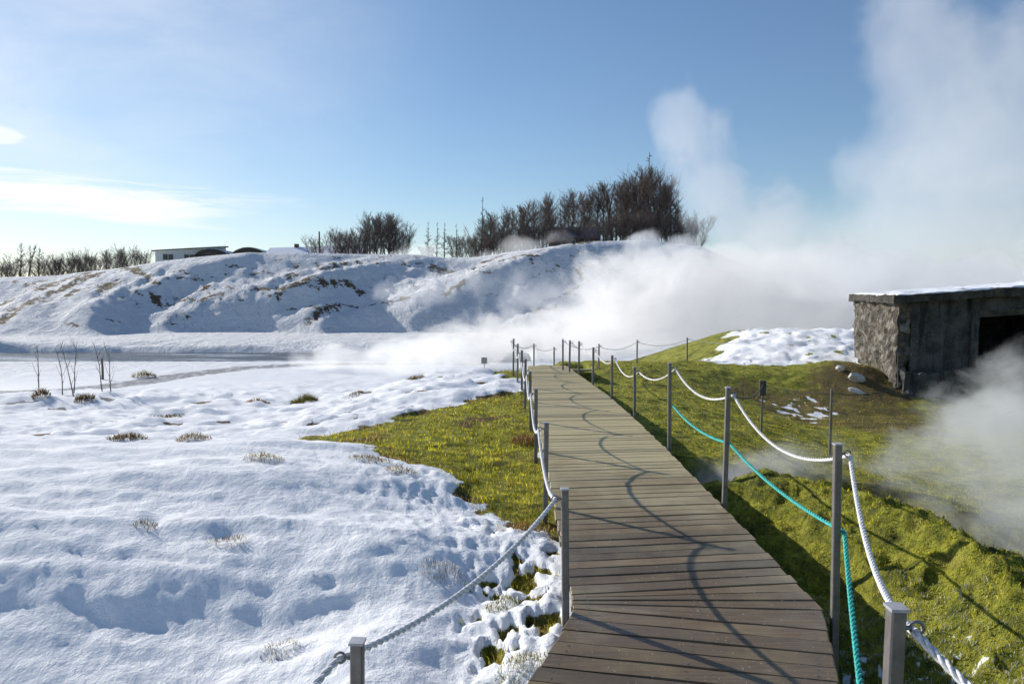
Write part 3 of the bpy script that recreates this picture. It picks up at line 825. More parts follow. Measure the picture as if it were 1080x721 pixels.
# ------------------------------------------------------------------ concrete hut
def rough_box(mb_list, x0, x1, y0, y1, z0, z1, cell, amp, M, seed):
    """subdivided box with worn, uneven faces"""
    bm = bmesh.new()
    def face_grid(o, du, dv, nu, nv):
        g = [[bm.verts.new(o + du * (i / nu) + dv * (j / nv)) for j in range(nv + 1)] for i in range(nu + 1)]
        for i in range(nu):
            for j in range(nv): bm.faces.new((g[i][j], g[i + 1][j], g[i + 1][j + 1], g[i][j + 1]))
    nx, ny, nz = [max(1, int(round(abs(a) / cell))) for a in (x1 - x0, y1 - y0, z1 - z0)]
    X, Y, Z = Vector((x1 - x0, 0, 0)), Vector((0, y1 - y0, 0)), Vector((0, 0, z1 - z0)); O = Vector((x0, y0, z0))
    face_grid(O, X, Z, nx, nz); face_grid(O + Y + X, -X, Z, nx, nz)
    face_grid(O + Y, -Y, Z, ny, nz); face_grid(O + X, Y, Z, ny, nz)
    face_grid(O + Z, X, Y, nx, ny); face_grid(O + Y, X, -Y, nx, ny)
    bmesh.ops.remove_doubles(bm, verts=bm.verts, dist=1e-4)
    bm.normal_update()
    from mathutils import noise as mn
    for v in bm.verts:
        p = v.co * 2.6 + Vector((seed, seed * 1.7, 0))
        q = v.co * 8 + Vector((seed, 0, seed))
        v.co = v.co + v.normal * (amp * (mn.noise(p) + .6 * mn.noise(q)))
    for f in bm.faces: f.smooth = False
    me = bpy.data.meshes.new('w'); bm.to_mesh(me); bm.free()
    mb_list.add([M @ v.co for v in me.vertices], [tuple(p.vertices) for p in me.polygons])
    bpy.data.meshes.remove(me)
def build_hut():
    C1 = Vector((9.43, 17.6, 0)); ang = math.atan2(-.235, .972)
    root = empty('concrete_hut', (C1.x, C1.y, -.75), ang)
    tag(root, None, 'hut')
    root['label'] = 'weathered square concrete hut with snow topped slab roof and one dark opening'
    I = Matrix.Identity(4); up = .75      # local z 0 = ground
    Lf, Dp, H = 6.2, 4.6, 2.16
    Sh = Matrix(((1, 0, 0, 0), (0, 1, 0, 0), (.075, 0, 1, 0), (0, 0, 0, 1)))
    # local x along the front, y to the back
    m = MB(); rough_box(m, 0, .28, 0, Dp, -.9, H, .06, .10, I, 1.3); m.build('side_wall', M_CONC, root)
    m = MB()
    rough_box(m, .283, 1.60, .06, .30, -.9, H, .10, .014, Sh, 4.1)
    rough_box(m, 1.60, 4.2, .05, .30, -.9, .85, .12, .02, I, 6.1)
    rough_box(m, 1.60, 4.2, .05, .30, 1.78, H, .12, .015, Sh, 7.1)
    rough_box(m, 4.2, Lf, .05, .30, -.4, H, .15, .015, Sh, 8.1)
    m.build('front_wall', M_CONCD, root)
    m = MB(); rough_box(m, .283, Lf, Dp - .28, Dp, -.4, H, .3, .02, Sh, 9.1); rough_box(m, Lf - .28, Lf, .303, Dp - .283, -.4, H, .3, .02, Sh, 9.7)
    m.build('back_wall', M_CONCD, root)
    for x in (.16, 1.46):
        m = MB(); rough_box(m, x + .13, x + .30, -.035, .058, .5, H - .003, .09, .012, Sh, x * 9); m.build('pilaster', M_CONCD, root)
    m = MB(); rough_box(m, 1.62, 4.2, -.04, .045, .80, .90, .09, .015, I, 13.2); m.build('sill', M_SLAB, root)
    m = MB(); rough_box(m, 1.76, 4.2, -.02, .047, 1.70, 1.84, .1, .012, Sh, 12.2); m.build('lintel', M_SLAB, root)
    m = MB(); rough_box(m, .10, 5.8, -.30, -.04, -1.3, .52, .10, .11, I, 15.0); m.build('plinth', M_CONCD, root)
    # roof slab, rising a little to the right
    m = MB(); rough_box(m, -.16, Lf + .2, -.24, Dp + .15, H + .004, H + .19, .07, .045, Sh, 20.0)
    slab = m.build('roof', M_SLAB, root)
    m = MB(); rough_box(m, -.06, Lf + .12, -.17, Dp + .05, H + .165, H + .215, .07, .05, Sh, 23.0)
    o = m.build('snow_cap', M_SNOW, slab, True)
    m = MB(); rough_box(m, .29, Lf - .29, .31, Dp - .29, -.3, -.02, .5, .05, I, 3.0); m.build('inner_floor', M_CONCD, root)
build_hut()
def chunk(x, y, s, rz, label):
    bm = bmesh.new(); bmesh.ops.create_icosphere(bm, subdivisions=2, radius=1)
    from mathutils import noise as mn
    for v in bm.verts:
        v.co = Vector((v.co.x * s[0], v.co.y * s[1], v.co.z * s[2])) * (1 + .35 * mn.noise(v.co * 1.7 + Vector((x, y, 0))))
    me = bpy.data.meshes.new('concrete_chunk'); bm.to_mesh(me); bm.free(); me.materials.append(M_CHUNK)
    o = bpy.data.objects.new('concrete_chunk', me); col.objects.link(o)
    o.location = (x, y, gz(x, y) + s[2] * .5); o.rotation_euler = (0.1, .3, rz)
    tag(o, label, 'rubble', 'broken plaster lumps by the hut')
chunk(8.62, 17.9, (.26, .15, .12), .4, 'largest white lump of broken plaster by the left foot of the hut')
chunk(8.35, 17.3, (.22, .10, .07), -.5, 'long flat white piece of plaster in front of the largest lump')
chunk(8.42, 18.4, (.15, .11, .09), 1.1, 'small pale lump of plaster left of the largest lump')

# faint ruin seen through the steam behind the snow mound
r = empty('low_building', (24.0, 53, -1.2), .1); tag(r, 'low grey building barely seen through steam behind the snow mound', 'building')
m = MB(); m.box(-2.2, 2.2, -1.5, 1.5, 0, 1.7); m.build('wall', M_CONCD, r)
m = MB(); m.box(-2.4, 2.4, -1.7, 1.7, 1.703, 1.85); m.build('roof', M_SLAB, r)

# ------------------------------------------------------------------ houses on the hill
def hill_house():
    x, y = -51.2, 116.0
    b = 6.0
    r = empty('white_shed', (x, y, b), math.radians(20)); tag(r, 'low white shed with two dark windows and snowy mono roof on the hill', 'shed')
    L, D = 10.0, 6.0
    m = MB(); v = [(-L / 2, -D / 2, -.6), (L / 2, -D / 2, -.6), (L / 2, D / 2, -.6), (-L / 2, D / 2, -.6), (-L / 2, -D / 2, 1.75), (L / 2, -D / 2, 2.55), (L / 2, D / 2, 2.9), (-L / 2, D / 2, 2.1)]
    m.add(v, [(0, 1, 5, 4), (1, 2, 6, 5), (2, 3, 7, 6), (3, 0, 4, 7), (4, 5, 6, 7)]); m.build('wall', M_WALLW, r)
    m = MB(); v2 = []
    for dz in (.01, .22):
        v2 += [(-L / 2 - .4, -D / 2 - .5, 1.72 + dz), (L / 2 + .4, -D / 2 - .5, 2.55 + dz), (L / 2 + .4, D / 2 + .3, 2.95 + dz), (-L / 2 - .4, D / 2 + .3, 2.12 + dz)]
    m.add(v2, [(0, 3, 2, 1), (4, 5, 6, 7), (0, 1, 5, 4), (1, 2, 6, 5), (2, 3, 7, 6), (3, 0, 4, 7)]); rf = m.build('roof', M_DARKDOOR, r)
    m = MB(); m.add([(-L / 2, -D / 2 - .1, 2.02), (L / 2, -D / 2 - .1, 2.85), (L / 2, D / 2, 3.22), (-L / 2, D / 2, 2.40), (-L / 2, -D / 2 - .1, 1.965), (L / 2, -D / 2 - .1, 2.79), (L / 2, D / 2, 3.16), (-L / 2, D / 2, 2.34)],
                    [(0, 1, 2, 3), (4, 7, 6, 5), (0, 4, 5, 1), (1, 5, 6, 2), (2, 6, 7, 3), (3, 7, 4, 0)]); m.build('roof_snow', M_SNOW, rf)
    for wx in (-3.2, -.2):
        m = MB(); m.box(wx - .85, wx + .85, -D / 2 - .06, -D / 2 - .01, .45, 1.5); w = m.build('window', M_WALLW, r)
        m = MB(); m.box(wx - .72, wx - .04, -D / 2 - .075, -D / 2 - .063, .55, 1.4); m.box(wx + .04, wx + .72, -D / 2 - .075, -D / 2 - .063, .55, 1.4); m.build('pane', M_DARKGL, w)
    m = MB(); m.box(2.0, 2.95, -D / 2 - .05, -D / 2 - .01, -.5, 1.55); m.build('door', M_WALLW, r)
hill_house()
def arch_hut(x, y, z, rz, R, L, label):
    r = empty('arched_hut', (x, y, z), rz); tag(r, label, 'hut', 'arched huts beside the white shed')
    n = 16
    v = []; f = []
    for yy in (0, L):
        for rad in (R, R + .16):
            for i in range(n + 1):
                t = PI * i / n; v.append((-rad * math.cos(t), yy, rad * .62 * math.sin(t)))
    k = n + 1
    for i in range(n):
        f += [(k + i, k + i + 1, 3 * k + i + 1, 3 * k + i), (i, 2 * k + i, 2 * k + i + 1, i + 1), (i, i + 1, k + i + 1, k + i), (2 * k + i, 3 * k + i, 3 * k + i + 1, 2 * k + i + 1)]
    mesh_obj('roof', v, f, M_RUST, r, True)
    for yy in (0.25, L - .3):
        v = [(-R * .985 * math.cos(PI * i / n), yy, R * .985 * .62 * math.sin(PI * i / n)) for i in range(n + 1)]
        mesh_obj('end_wall', v, [tuple(range(n + 1))], M_DARKDOOR, r)
    m = MB(); m.box(-R * .35, R * .35, .17, .235, 0, R * .42); m.build('door', M_RUST, r)
    v = []; f = []
    for yy in (.4, L):
        for rad in (R + .17, R + .30):
            for i in range(9):
                t = PI * (.38 + .42 * i / 8); v.append((-rad * math.cos(t), yy, rad * .62 * math.sin(t)))
    k = 9
    for i in range(8):
        f += [(k + i, k + i + 1, 3 * k + i + 1, 3 * k + i), (i, i + 1, k + i + 1, k + i)]
    mesh_obj('roof_snow', v, f, M_SNOW, r, True)
arch_hut(-46.6, 112.3, 6.55, .12, 2.6, 9, 'dark arched hut half hidden against the right end of the white shed')
arch_hut(-40.8, 112.0, 6.75, .12, 2.55, 9, 'dark arched hut with rusty hoop standing free right of the shed')
r = empty('long_barn', (-30.0, 112, 6.4), .04); tag(r, 'long low barn with snow covered roof and dark gable end', 'barn')
m = MB(); m.add([(-7, -3, -.5), (7, -3, -.5), (7, 3, -.5), (-7, 3, -.5), (-7, -3, .5), (7, -3, .9), (7, 3, .9), (-7, 3, .5), (-7, 0, 1.7), (7, 0, 2.2)],
               [(0, 1, 5, 4), (1, 2, 6, 9, 5), (2, 3, 7, 6), (3, 0, 4, 8, 7)]); m.build('wall', M_DARKDOOR, r)
m = MB(); m.add([(-7.3, -3.4, .42), (7.3, -3.4, .82), (7.3, 0, 2.3), (-7.3, 0, 1.8), (7.3, 3.4, .82), (-7.3, 3.4, .42), (-7.3, -3.4, .56), (7.3, -3.4, .96), (7.3, 0, 2.45), (-7.3, 0, 1.95), (7.3, 3.4, .96), (-7.3, 3.4, .56)],
               [(0, 3, 2, 1), (3, 5, 4, 2), (6, 7, 8, 9), (9, 8, 10, 11), (0, 1, 7, 6), (1, 2, 8, 7), (2, 4, 10, 8), (4, 5, 11, 10), (5, 3, 9, 11), (3, 0, 6, 9)]); m.build('roof', M_SNOW, r)
for k_, px in enumerate((-3.2,)):
    m = MB(); m.box(px - .3, px + .3, -.3, .3, 1.7, 2.55); m.build('chimney', M_RUST, r)
m = MB(); m.tube([(0, 0, -.5), (0, 0, 3.2)], [.13, .10], 8); o = m.build('wooden_pole', M_STAKE); o.location = (-26.4, 99.5, gz(-26.4, 99.5)); tag(o, 'lone dark pole standing on the hill crest right of the barn', 'pole')
# house in the grove
r = empty('grove_house', (8.2, 94.5, gz(8.2, 94.5) - .25), -.12); r.scale = (.72, .72, .72); tag(r, 'dark red house with blue grey roof hidden among the bare trees', 'house')
m = MB(); m.add([(-4.2, -3, -.3), (4.2, -3, -.3), (4.2, 3, -.3), (-4.2, 3, -.3), (-4.2, -3, 1.7), (4.2, -3, 1.7), (4.2, 3, 1.7), (-4.2, 3, 1.7), (-4.2, 0, 3.5), (4.2, 0, 3.5)],
               [(0, 1, 5, 4), (1, 2, 6, 9, 5), (2, 3, 7, 6), (3, 0, 4, 8, 7)]); m.build('wall', M_REDW, r)
m = MB(); m.add([(-4.6, -3.5, 1.4), (4.6, -3.5, 1.4), (4.6, 0, 3.55), (-4.6, 0, 3.55), (4.6, 3.5, 1.4), (-4.6, 3.5, 1.4), (-4.6, -3.5, 1.52), (4.6, -3.5, 1.52), (4.6, 0, 3.68), (-4.6, 0, 3.68), (4.6, 3.5, 1.52), (-4.6, 3.5, 1.52)],
               [(0, 3, 2, 1), (3, 5, 4, 2), (6, 7, 8, 9), (9, 8, 10, 11), (0, 1, 7, 6), (1, 2, 8, 7), (2, 4, 10, 8), (4, 5, 11, 10), (5, 3, 9, 11), (3, 0, 6, 9)]); m.build('roof', M_BLUER, r)
for wx in (-2.6, -.3, 2.2):
    m = MB(); m.box(wx - .5, wx + .5, -3.05, -3.005, .3, 1.3); w = m.build('window', M_WALLW, r)
    m = MB(); m.box(wx - .4, wx + .4, -3.068, -3.053, .4, 1.2); m.build('pane', M_DARKGL, w)

# ------------------------------------------------------------------ bare trees
def grow_tree(seed, h, spread, nlimb, style):
    """returns (trunk MB, crown MB): trunk and limbs / twigs"""
    rd = random.Random(seed)
    tr, cr = MB(), MB()
    def bez(p, d, L, bend, n):
        pts = [p.copy()]; d = d.normalized()
        for i in range(n):
            d = (d + Vector((rd.gauss(0, bend), rd.gauss(0, bend), rd.gauss(0, bend) + .05))).normalized()
            p = p + d * (L / n); pts.append(p.copy())
        return pts
    def twigs(pts, L, depth):
        n = len(pts)
        for i in range(1, n):
            k = 3 if depth else 4
            for _ in range(k):
                d0 = (pts[i] - pts[i - 1]).normalized()
                side = Vector((rd.gauss(0, 1), rd.gauss(0, 1), rd.gauss(.25, .7))).normalized()
                d = (d0 * .8 + side * .75 + Vector((0, 0, .38))).normalized()
                l = L * rd.uniform(.5, 1.1)
                q = bez(pts[i - 1].lerp(pts[i], rd.random()), d, l, .16, 3)
                cr.tube(q, [.0125 * h / 6, .010 * h / 6, .008 * h / 6, .005], 3, False)
                if depth > 0: twigs(q, L * .6, depth - 1)
    if style == 'spire':
        t = bez(Vector((0, 0, -.3)), Vector((0, 0, 1)), h + .3, .015, 9)
        tr.tube(t, np.linspace(.11, .015, len(t)) * h / 7, 6)
        for i in range(int(h * 7)):
            f = rd.uniform(.12, .97); a = rd.uniform(0, 2 * PI)
            p = t[0].lerp(t[-1], f)
            L = spread * (1.05 - f) * rd.uniform(.6, 1.1) + .04
            q = bez(p, Vector((math.cos(a), math.sin(a), rd.uniform(.2, .8))), L, .1, 3)
            cr.tube(q, [.026, .019, .014, .008], 3, False)
            twigs(q, L * .5, 0)
    else:
        stems = 1 if style == 'tree' else rd.randint(3, 5)
        for s_ in range(stems):
            if style == 'tree': d0 = Vector((rd.gauss(0, .05), rd.gauss(0, .05), 1)); p0 = Vector((0, 0, -.3)); H = h
            else:
                a = rd.uniform(0, 2 * PI); d0 = Vector((math.cos(a) * .35, math.sin(a) * .35, 1)); p0 = Vector((math.cos(a) * .12, math.sin(a) * .12, -.3)); H = h * rd.uniform(.75, 1)
            t = bez(p0, d0, H + .3, .06, 8)
            r0 = (.10 if style == 'tree' else .06) * h / 6
            tr.tube(t, np.linspace(r0, .012, len(t)), 6)
            for i in range(nlimb):
                f = rd.uniform(.12 if style == 'tree' else .05, .96); k = f * (len(t) - 1); i0 = int(k)
                p = t[i0].lerp(t[min(i0 + 1, len(t) - 1)], k - i0)
                a = rd.uniform(0, 2 * PI)
                L = spread * (.35 + .8 * math.sin(PI * min(1, f * .9 + .12))) * rd.uniform(.6, 1.1)
                q = bez(p, Vector((math.cos(a), math.sin(a), rd.uniform(.7, 1.9))), L, .10, 4)
                tr.tube(q, np.linspace(r0 * .24, .007, len(q)), 3, False)
                twigs(q, L * .42, 0)
            twigs(t[-4:], spread * .4, 0)
    return tr, cr
protos = []
for i, (h, sp_, nl, st, mt) in enumerate([(6.0, 1.9, 46, 'tree', M_TWIG), (6.0, 1.6, 42, 'tree', M_TWIGR), (4.5, 1.5, 20, 'bush', M_TWIG), (6.0, 2.2, 52, 'tree', M_TWIG), (7.5, 1.3, 0, 'spire', M_TWIGR), (3.0, 1.2, 14, 'bush', M_TWIGR), (6.5, .9, 30, 'tree', M_TWIG)]):
    tr, cr = grow_tree(100 + i, h, sp_, nl, st)
    root = empty('bare_tree' if st != 'bush' else 'bare_shrub')
    tr.build('trunk', M_BARK, root, True); cr.build('crown', mt, root)
    protos.append((root, h)); root['_used'] = 0
def place_tree(k, x, y, h, label, cat, group, dz=0.0):
    root, h0 = protos[k]
    o = copy_tree(root) if root['_used'] else root
    root['_used'] = 1
    s = h / h0
    wd = random.uniform(.95, 1.25); o.scale = (s * wd, s * wd * random.uniform(.9, 1.1), s)
    o.rotation_euler = (random.uniform(-.04, .04), random.uniform(-.04, .04), random.uniform(0, 2 * PI))
    o.location = (x, y, gz(x, y) - .1 + dz)
    tag(o, label, cat, group)
GL = 'tall bare brown tree in the dense grove on the hill crest'
def at_px(px, d): return ((px - 540) / 760.0 * d, d)
# dense grove: (picture column of the trunk, distance, height)
grove = [(500, 88, 3.0, 5), (514, 86, 3.6, 2), (524, 86, 3.8, 2), (534, 86, 3.8, 2), (543, 86, 3.9, 2), (552, 86, 4.0, 2), (561, 86, 4.0, 2), (570, 86, 4.0, 2), (582, 87, 3.8, 2), (640, 87, 4.2, 2), (662, 87, 4.4, 2), (684, 87, 4.6, 2), (704, 88, 4.4, 2), (509, 90, 4.8, 2), (518, 87, 5.0, 0), (527, 92, 5.2, 1), (536, 88, 5.2, 3), (545, 90, 5.3, 1), (553, 87, 5.5, 0), (562, 92, 6.0, 3), (572, 88, 6.0, 1), (579, 90, 6.6, 0),
         (587, 94, 5.2, 2), (596, 96, 5.6, 0), (604, 93, 6.6, 3), (612, 97, 6.2, 1), (621, 97, 6.6, 0), (630, 95, 6.9, 3), (638, 90, 7.6, 6), (646, 92, 7.4, 1), (653, 89, 7.0, 0), (660, 92, 7.4, 3), (667, 88, 7.8, 1), (675, 91, 8.6, 3), (681, 88, 10.2, 4),
         (688, 90, 8.6, 0), (694, 87, 7.6, 1), (700, 90, 7.0, 3), (706, 92, 8.6, 4), (713, 90, 6.6, 4), (720, 91, 5.6, 1), (727, 90, 4.6, 2), (735, 92, 4.0, 5),
         (566, 97, 5.0, 2), (583, 100, 5.0, 3), (618, 88.5, 4.8, 6), (655, 99, 7.0, 3), (671, 97, 7.4, 0), (697, 97, 7.2, 3), (514, 95, 4.8, 0), (532, 98, 5.4, 4), (549, 97, 5.8, 0), (592, 90, 5.6, 4), (608, 90, 5.6, 1), (649, 97, 7.6, 4), (663, 101, 7.8, 0), (684, 99, 9.0, 4), (709, 97, 7.0, 4), (522, 94, 5.0, 3), (539, 95, 5.4, 0), (556, 94, 5.8, 1), (576, 93, 6.0, 3), (598, 99, 6.8, 3), (616, 101, 7.0, 0), (636, 97, 7.2, 3), (657, 95, 7.4, 3), (672, 94, 8.2, 0), (692, 95, 8.4, 3), (702, 99, 7.6, 0)]
for px, d, h, k in [(a, b, c_ if a == 681 else min(c_, 9.2), e) for a, b, c_, e in grove]:
    x, y = at_px(px, d)
    if px == 681: lab = 'tallest spire shaped bare tree rising above the dense grove on the hill'
    elif k in (2, 5): lab = 'bare brown shrub filling the edge of the dense grove on the hill'
    else: lab = GL
    place_tree(k, x, y, h * 1.04, lab, 'tree' if k not in (2, 5) else 'shrub', 'bare trees of the dense grove' if k not in (2, 5) and px != 681 else ('bare shrubs of the dense grove' if px != 681 else None))
for px, d, h in [(496, 85, 2.6), (505, 84.5, 2.4), (516, 84.5, 2.6), (528, 84, 2.6), (540, 84, 2.4), (556, 84, 2.3), (480, 88, 3.0), (488, 87, 2.6), (622, 84.5, 2.8), (634, 85, 3.2), (645, 85.5, 3.0), (656, 85, 3.4), (668, 85.5, 3.4), (679, 85, 3.6), (690, 85.5, 3.4), (702, 86, 3.6), (714, 87, 3.4), (725, 88, 3.0)]:
    x, y = at_px(px, d); place_tree(5, x, y, h, 'low reddish bare shrub along the front of the dense grove', 'shrub', 'low shrubs in front of the grove')
place_tree(4, *at_px(508, 87), 7.3, 'thin lone spire tree standing at the left tip of the grove', 'tree', None)
for n_, (px, d, h) in enumerate([(452, 92, 4.6), (461, 94, 4.8), (469, 92, 4.7), (482, 93, 4.6)]):
    place_tree(4, *at_px(px, d), h, f'slim bare sapling tree between the round clump and the grove, {ORD[n_]} from the left', 'tree', 'slim trees left of the grove')
# round clump
for n_, (px, d, h, k) in enumerate([(362, 104, 4.6, 2), (372, 106, 4.2, 2), (352, 107, 3.6, 5), (392, 103, 5.9, 3), (402, 105, 6.2, 0), (412, 104, 6.0, 3), (424, 105, 5.4, 2), (384, 107, 4.8, 2), (418, 102.5, 4.2, 5), (398, 107, 5.6, 0), (407, 108, 6.0, 1), (416, 107, 5.6, 0), (388, 104, 5.0, 0), (367, 105, 4.4, 2), (377, 103, 4.4, 2), (428, 104, 4.4, 2), (395, 106, 5.4, 3), (410, 102.5, 5.8, 3), (420, 107, 5.2, 3), (401, 102.5, 5.6, 2), (380, 106, 4.6, 2), (358, 105, 4.2, 2)]):
    place_tree(k, *at_px(px, d), h, 'bushy bare tree in the rounded clump beside the grove' if k not in (5,) else 'small bare shrub in the rounded clump on the hill crest', 'tree' if k != 5 else 'shrub', 'trees of the rounded clump' if k != 5 else 'shrubs of the rounded clump')
for px, d, h in [(330, 104, 3.4), (338, 105, 3.0)]:
    place_tree(2, *at_px(px, d), h, 'small bare tree right beside the lone pole on the crest', 'tree', 'two small trees by the lone pole')
# tree line at far left
rr = random.Random(5)
for px in range(-30, 156, 5):
    k = rr.choice([2, 2, 2, 3, 5, 2]); h = rr.uniform(3.4, 4.8)
    if px > 140: h *= .8
    if k == 5: h *= .75
    if 20 < px < 42: k, h = 6, rr.uniform(5.4, 6.2)
    x, y = at_px(px + rr.uniform(-2, 2), rr.uniform(113, 120))
    place_tree(k, x, y, h, 'bare tree in the thin line along the far left hilltop' if k != 5 else 'bare shrub in the thin line along the far left hilltop', 'tree' if k != 5 else 'shrub', 'tree line on the far left hilltop' if k != 5 else 'shrubs of the far left tree line', dz=-.2)
# small brush scattered on the slope
for px, d, h in [(392, 93, 1.2), (455, 88, 1.4), (448, 86, 1.3), (600, 84, 1.3), (575, 83.5, 1.4), (610, 84.5, 1.2), (590, 84, 1.6)]:
    place_tree(5, *at_px(px, d), h, 'thin scrubby bush on the snowy slope below the trees', 'shrub', 'scrubby bushes on the slope')

# saplings on the near snow bank
def sapling(x, y, h, seed, label):
    rd = random.Random(seed)
    m = MB(); c = MB()
    p = Vector((0, 0, -.15)); pts = [p]
    d = Vector((rd.uniform(-.08, .08), 0, 1))
    for i in range(7):
        d = (d + Vector((rd.gauss(0, .05), rd.gauss(0, .05), 0))).normalized(); p = p + d * (h + .15) / 7; pts.append(p)
    m.tube(pts, np.linspace(.019, .004, 8), 6)
    for i in range(2, 7):
        for _ in range(rd.randint(1, 2)):
            a = rd.uniform(0, 2 * PI); L = rd.uniform(.2, .55)
            q = [pts[i], pts[i] + Vector((math.cos(a) * .35, math.sin(a) * .35, .75)) * L * .5, pts[i] + Vector((math.cos(a) * .55, math.sin(a) * .55, 1.5)) * L * .6]
            c.tube(q, [.007, .005, .003], 4, False)
    root = empty('bare_sapling', (x, y, gz(x, y))); tag(root, label, 'sapling', 'saplings on the snow bank')
    m.build('trunk', M_BARK, root, True); c.build('twig', M_TWIG, root)
for i, (x, y, h) in enumerate([(-13.5, 20.4, 1.45), (-12.95, 20.6, 1.35), (-12.75, 20.8, 1.55), (-12.5, 20.4, 1.6), (-11.95, 20.9, 1.5), (-11.6, 20.7, 1.2)]):
    sapling(x, y, h, 40 + i, f'thin bare sapling on the snow bank, {ORD[i]} from the left of six')

# ------------------------------------------------------------------ grass
def blades(name, xs, ys, lens, wid, lean, cols, parent=None, zoff=0.0, zs=None):
    n = len(xs)
    if zs is None: zs = terrain(xs, ys)[0]
    a = rng.uniform(0, 2 * PI, n); la = rng.uniform(0, 2 * PI, n); lr = lens * lean * rng.uniform(.3, 1.2, n)
    wx, wy = np.cos(a) * wid, np.sin(a) * wid
    bx, by, bz = xs, ys, zs - .006 + zoff
    mx, my, mz = xs + np.cos(la) * lr * .35, ys + np.sin(la) * lr * .35, zs + lens * .6
    tx, ty, tz = xs + np.cos(la) * lr, ys + np.sin(la) * lr, zs + lens * np.sqrt(np.clip(1 - lean ** 2 * .4, .2, 1))
    V = np.stack([np.stack([bx - wx, by - wy, bz], 1), np.stack([bx + wx, by + wy, bz], 1), np.stack([mx + wx * .7, my + wy * .7, mz], 1), np.stack([mx - wx * .7, my - wy * .7, mz], 1), np.stack([tx, ty, tz], 1), np.stack([tx, ty, tz], 1)], 1).reshape(-1, 3)
    k = np.arange(n)[:, None] * 6
    F3 = np.concatenate([k + np.array([[0, 1, 2]]), k + np.array([[0, 2, 3]]), k + np.array([[3, 2, 4]])], 1).reshape(-1, 3)
    C = np.repeat(np.concatenate([cols, np.ones((n, 1))], 1), 6, 0)
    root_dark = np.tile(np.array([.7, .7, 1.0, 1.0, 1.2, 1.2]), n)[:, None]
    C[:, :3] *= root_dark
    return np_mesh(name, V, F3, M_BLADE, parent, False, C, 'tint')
def turf():
    # left lawn and right moss bank
    N_ = 240000
    th = np.deg2rad(rng.uniform(-30, 50, N_)); r = np.exp(rng.uniform(np.log(2.3), np.log(22), N_))
    x = r * np.sin(th); y = r * np.cos(th)
    z, snow, green, brown, wet = terrain(x, y)
    on_deck = np.zeros(N_, bool)
    lx = np.where(y > 3.72, np.interp(y, [p[1] for p in LE], [p[0] for p in LE]), np.interp(y, [p[1] for p in LEN], [p[0] for p in LEN]))
    rx = np.where(y > 3.72, np.interp(y, [p[1] for p in RE], [p[0] for p in RE]), np.interp(y, [p[1] for p in REN], [p[0] for p in REN]))
    on_deck = (x > lx - .01) & (x < rx + .02) & (y < 19.6)
    keep = (~on_deck) & (rng.random(N_) < np.clip(green * (1 - snow) * 1.15 * (1 - .9 * wet), 0, 1)) & (z > -1.2)
    x, y, z, snow, brown, green = [a[keep] for a in (x, y, z, snow, brown, green)]
    n = len(x); d = np.hypot(x, y)
    L = (.018 + .022 * rng.random(n)) * (1 + .5 * sst(fbm(x * 2, y * 2, 2, 5), 0, .4))
    right = x > .9
    L = np.where(right, L * .62, L) * np.where(rng.random(n) < .06, 1.9, 1.0)
    W = np.clip(.0009 + .00032 * d, .0012, .006)
    t = rng.random(n)[:, None]; n3 = (fbm(x * 1.3, y * 1.3, 3, 88) * 1.2 + .5)[:, None]
    g = np.array([.40, .40, .032]); yel = np.array([.66, .59, .075]); dk = np.array([.07, .085, .014]); br = np.array([.38, .26, .10])
    c = g * (1 - t) + yel * t
    c = np.where(n3 < .45, c * (.55 + n3), c)
    pt = (fbm(x * .9, y * 1.6, 3, 188) > .22)[:, None]
    c = np.where(pt & (rng.random(n)[:, None] < .5), np.array([.42, .31, .12]) * (.6 + .7 * t), c)
    mot = (fbm(x * 5, y * 8, 3, 199) * 1.6 + .74)[:, None]
    c = c * np.clip(mot, .32, 1.2)
    c = c * (1 - .5 * (rng.random(n)[:, None] < .22)) 
    c = np.where((rng.random(n) < brown * .8)[:, None], br * (.6 + .8 * t), c)
    # frost on the shaded side of the boardwalk
    fr = (sst(x - rx[keep], 1.6, .7) * sst(y, 5.6, 4.2) * right * rng.random(n) > .30)
    c = np.where(fr[:, None], np.array([.55, .58, .62]) * (.6 + .5 * t), c)
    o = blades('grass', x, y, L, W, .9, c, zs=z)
    tag(o, 'short yellow green turf growing beside the boardwalk and on the bank', 'grass', None, 'stuff')
turf()
def tuft(x, y, r, h, n, base, label, frost=.1, group='dry grass tufts poking through the snow'):
    a = rng.uniform(0, 2 * PI, n); q = np.sqrt(rng.random(n)) * r
    xs = q * np.cos(a) * 1.25; ys = q * np.sin(a)
    L = h * rng.uniform(.45, 1.1, n) * (1.1 - .5 * q / r)
    t = rng.random(n)[:, None]
    c = np.array(base) * (.45 + .9 * t)
    c = np.where(rng.random(n)[:, None] < frost, np.array([.7, .7, .72]), c)
    d = math.hypot(x, y)
    z = gz(x, y)
    zs = terrain(xs + x, ys + y)[0] - z + .35 * h * (1 - (q / r) ** 2)
    L = L * .8
    o = blades('dry_grass_tuft', xs, ys, L, np.full(n, max(.0016, .00030 * d)), 1.0, c, zs=zs)
    o.location = (x, y, z); tag(o, label, 'grass tuft', group)
BR = (.15, .105, .055); GRN = (.13, .125, .04); DK = (.085, .06, .04)
tuft(-4.75, 16.3, .26, .28, 500, GRN, 'largest round olive brown tussock on the crest of the snow field', 0)
tuft(-5.65, 15.9, .22, .12, 300, BR, 'flat brown tuft just left of the largest tussock', 0)
tuft(-4.35, 8.05, .17, .11, 420, DK, 'dark brown tuft at the rim of the foreground drift, left one', .05)
tuft(-3.55, 7.95, .16, .09, 420, BR, 'brown tuft at the rim of the foreground drift, right one', .08)
tuft(-2.25, 6.45, .15, .07, 300, BR, 'frosted straw tuft in the middle of the foreground drift', .3)
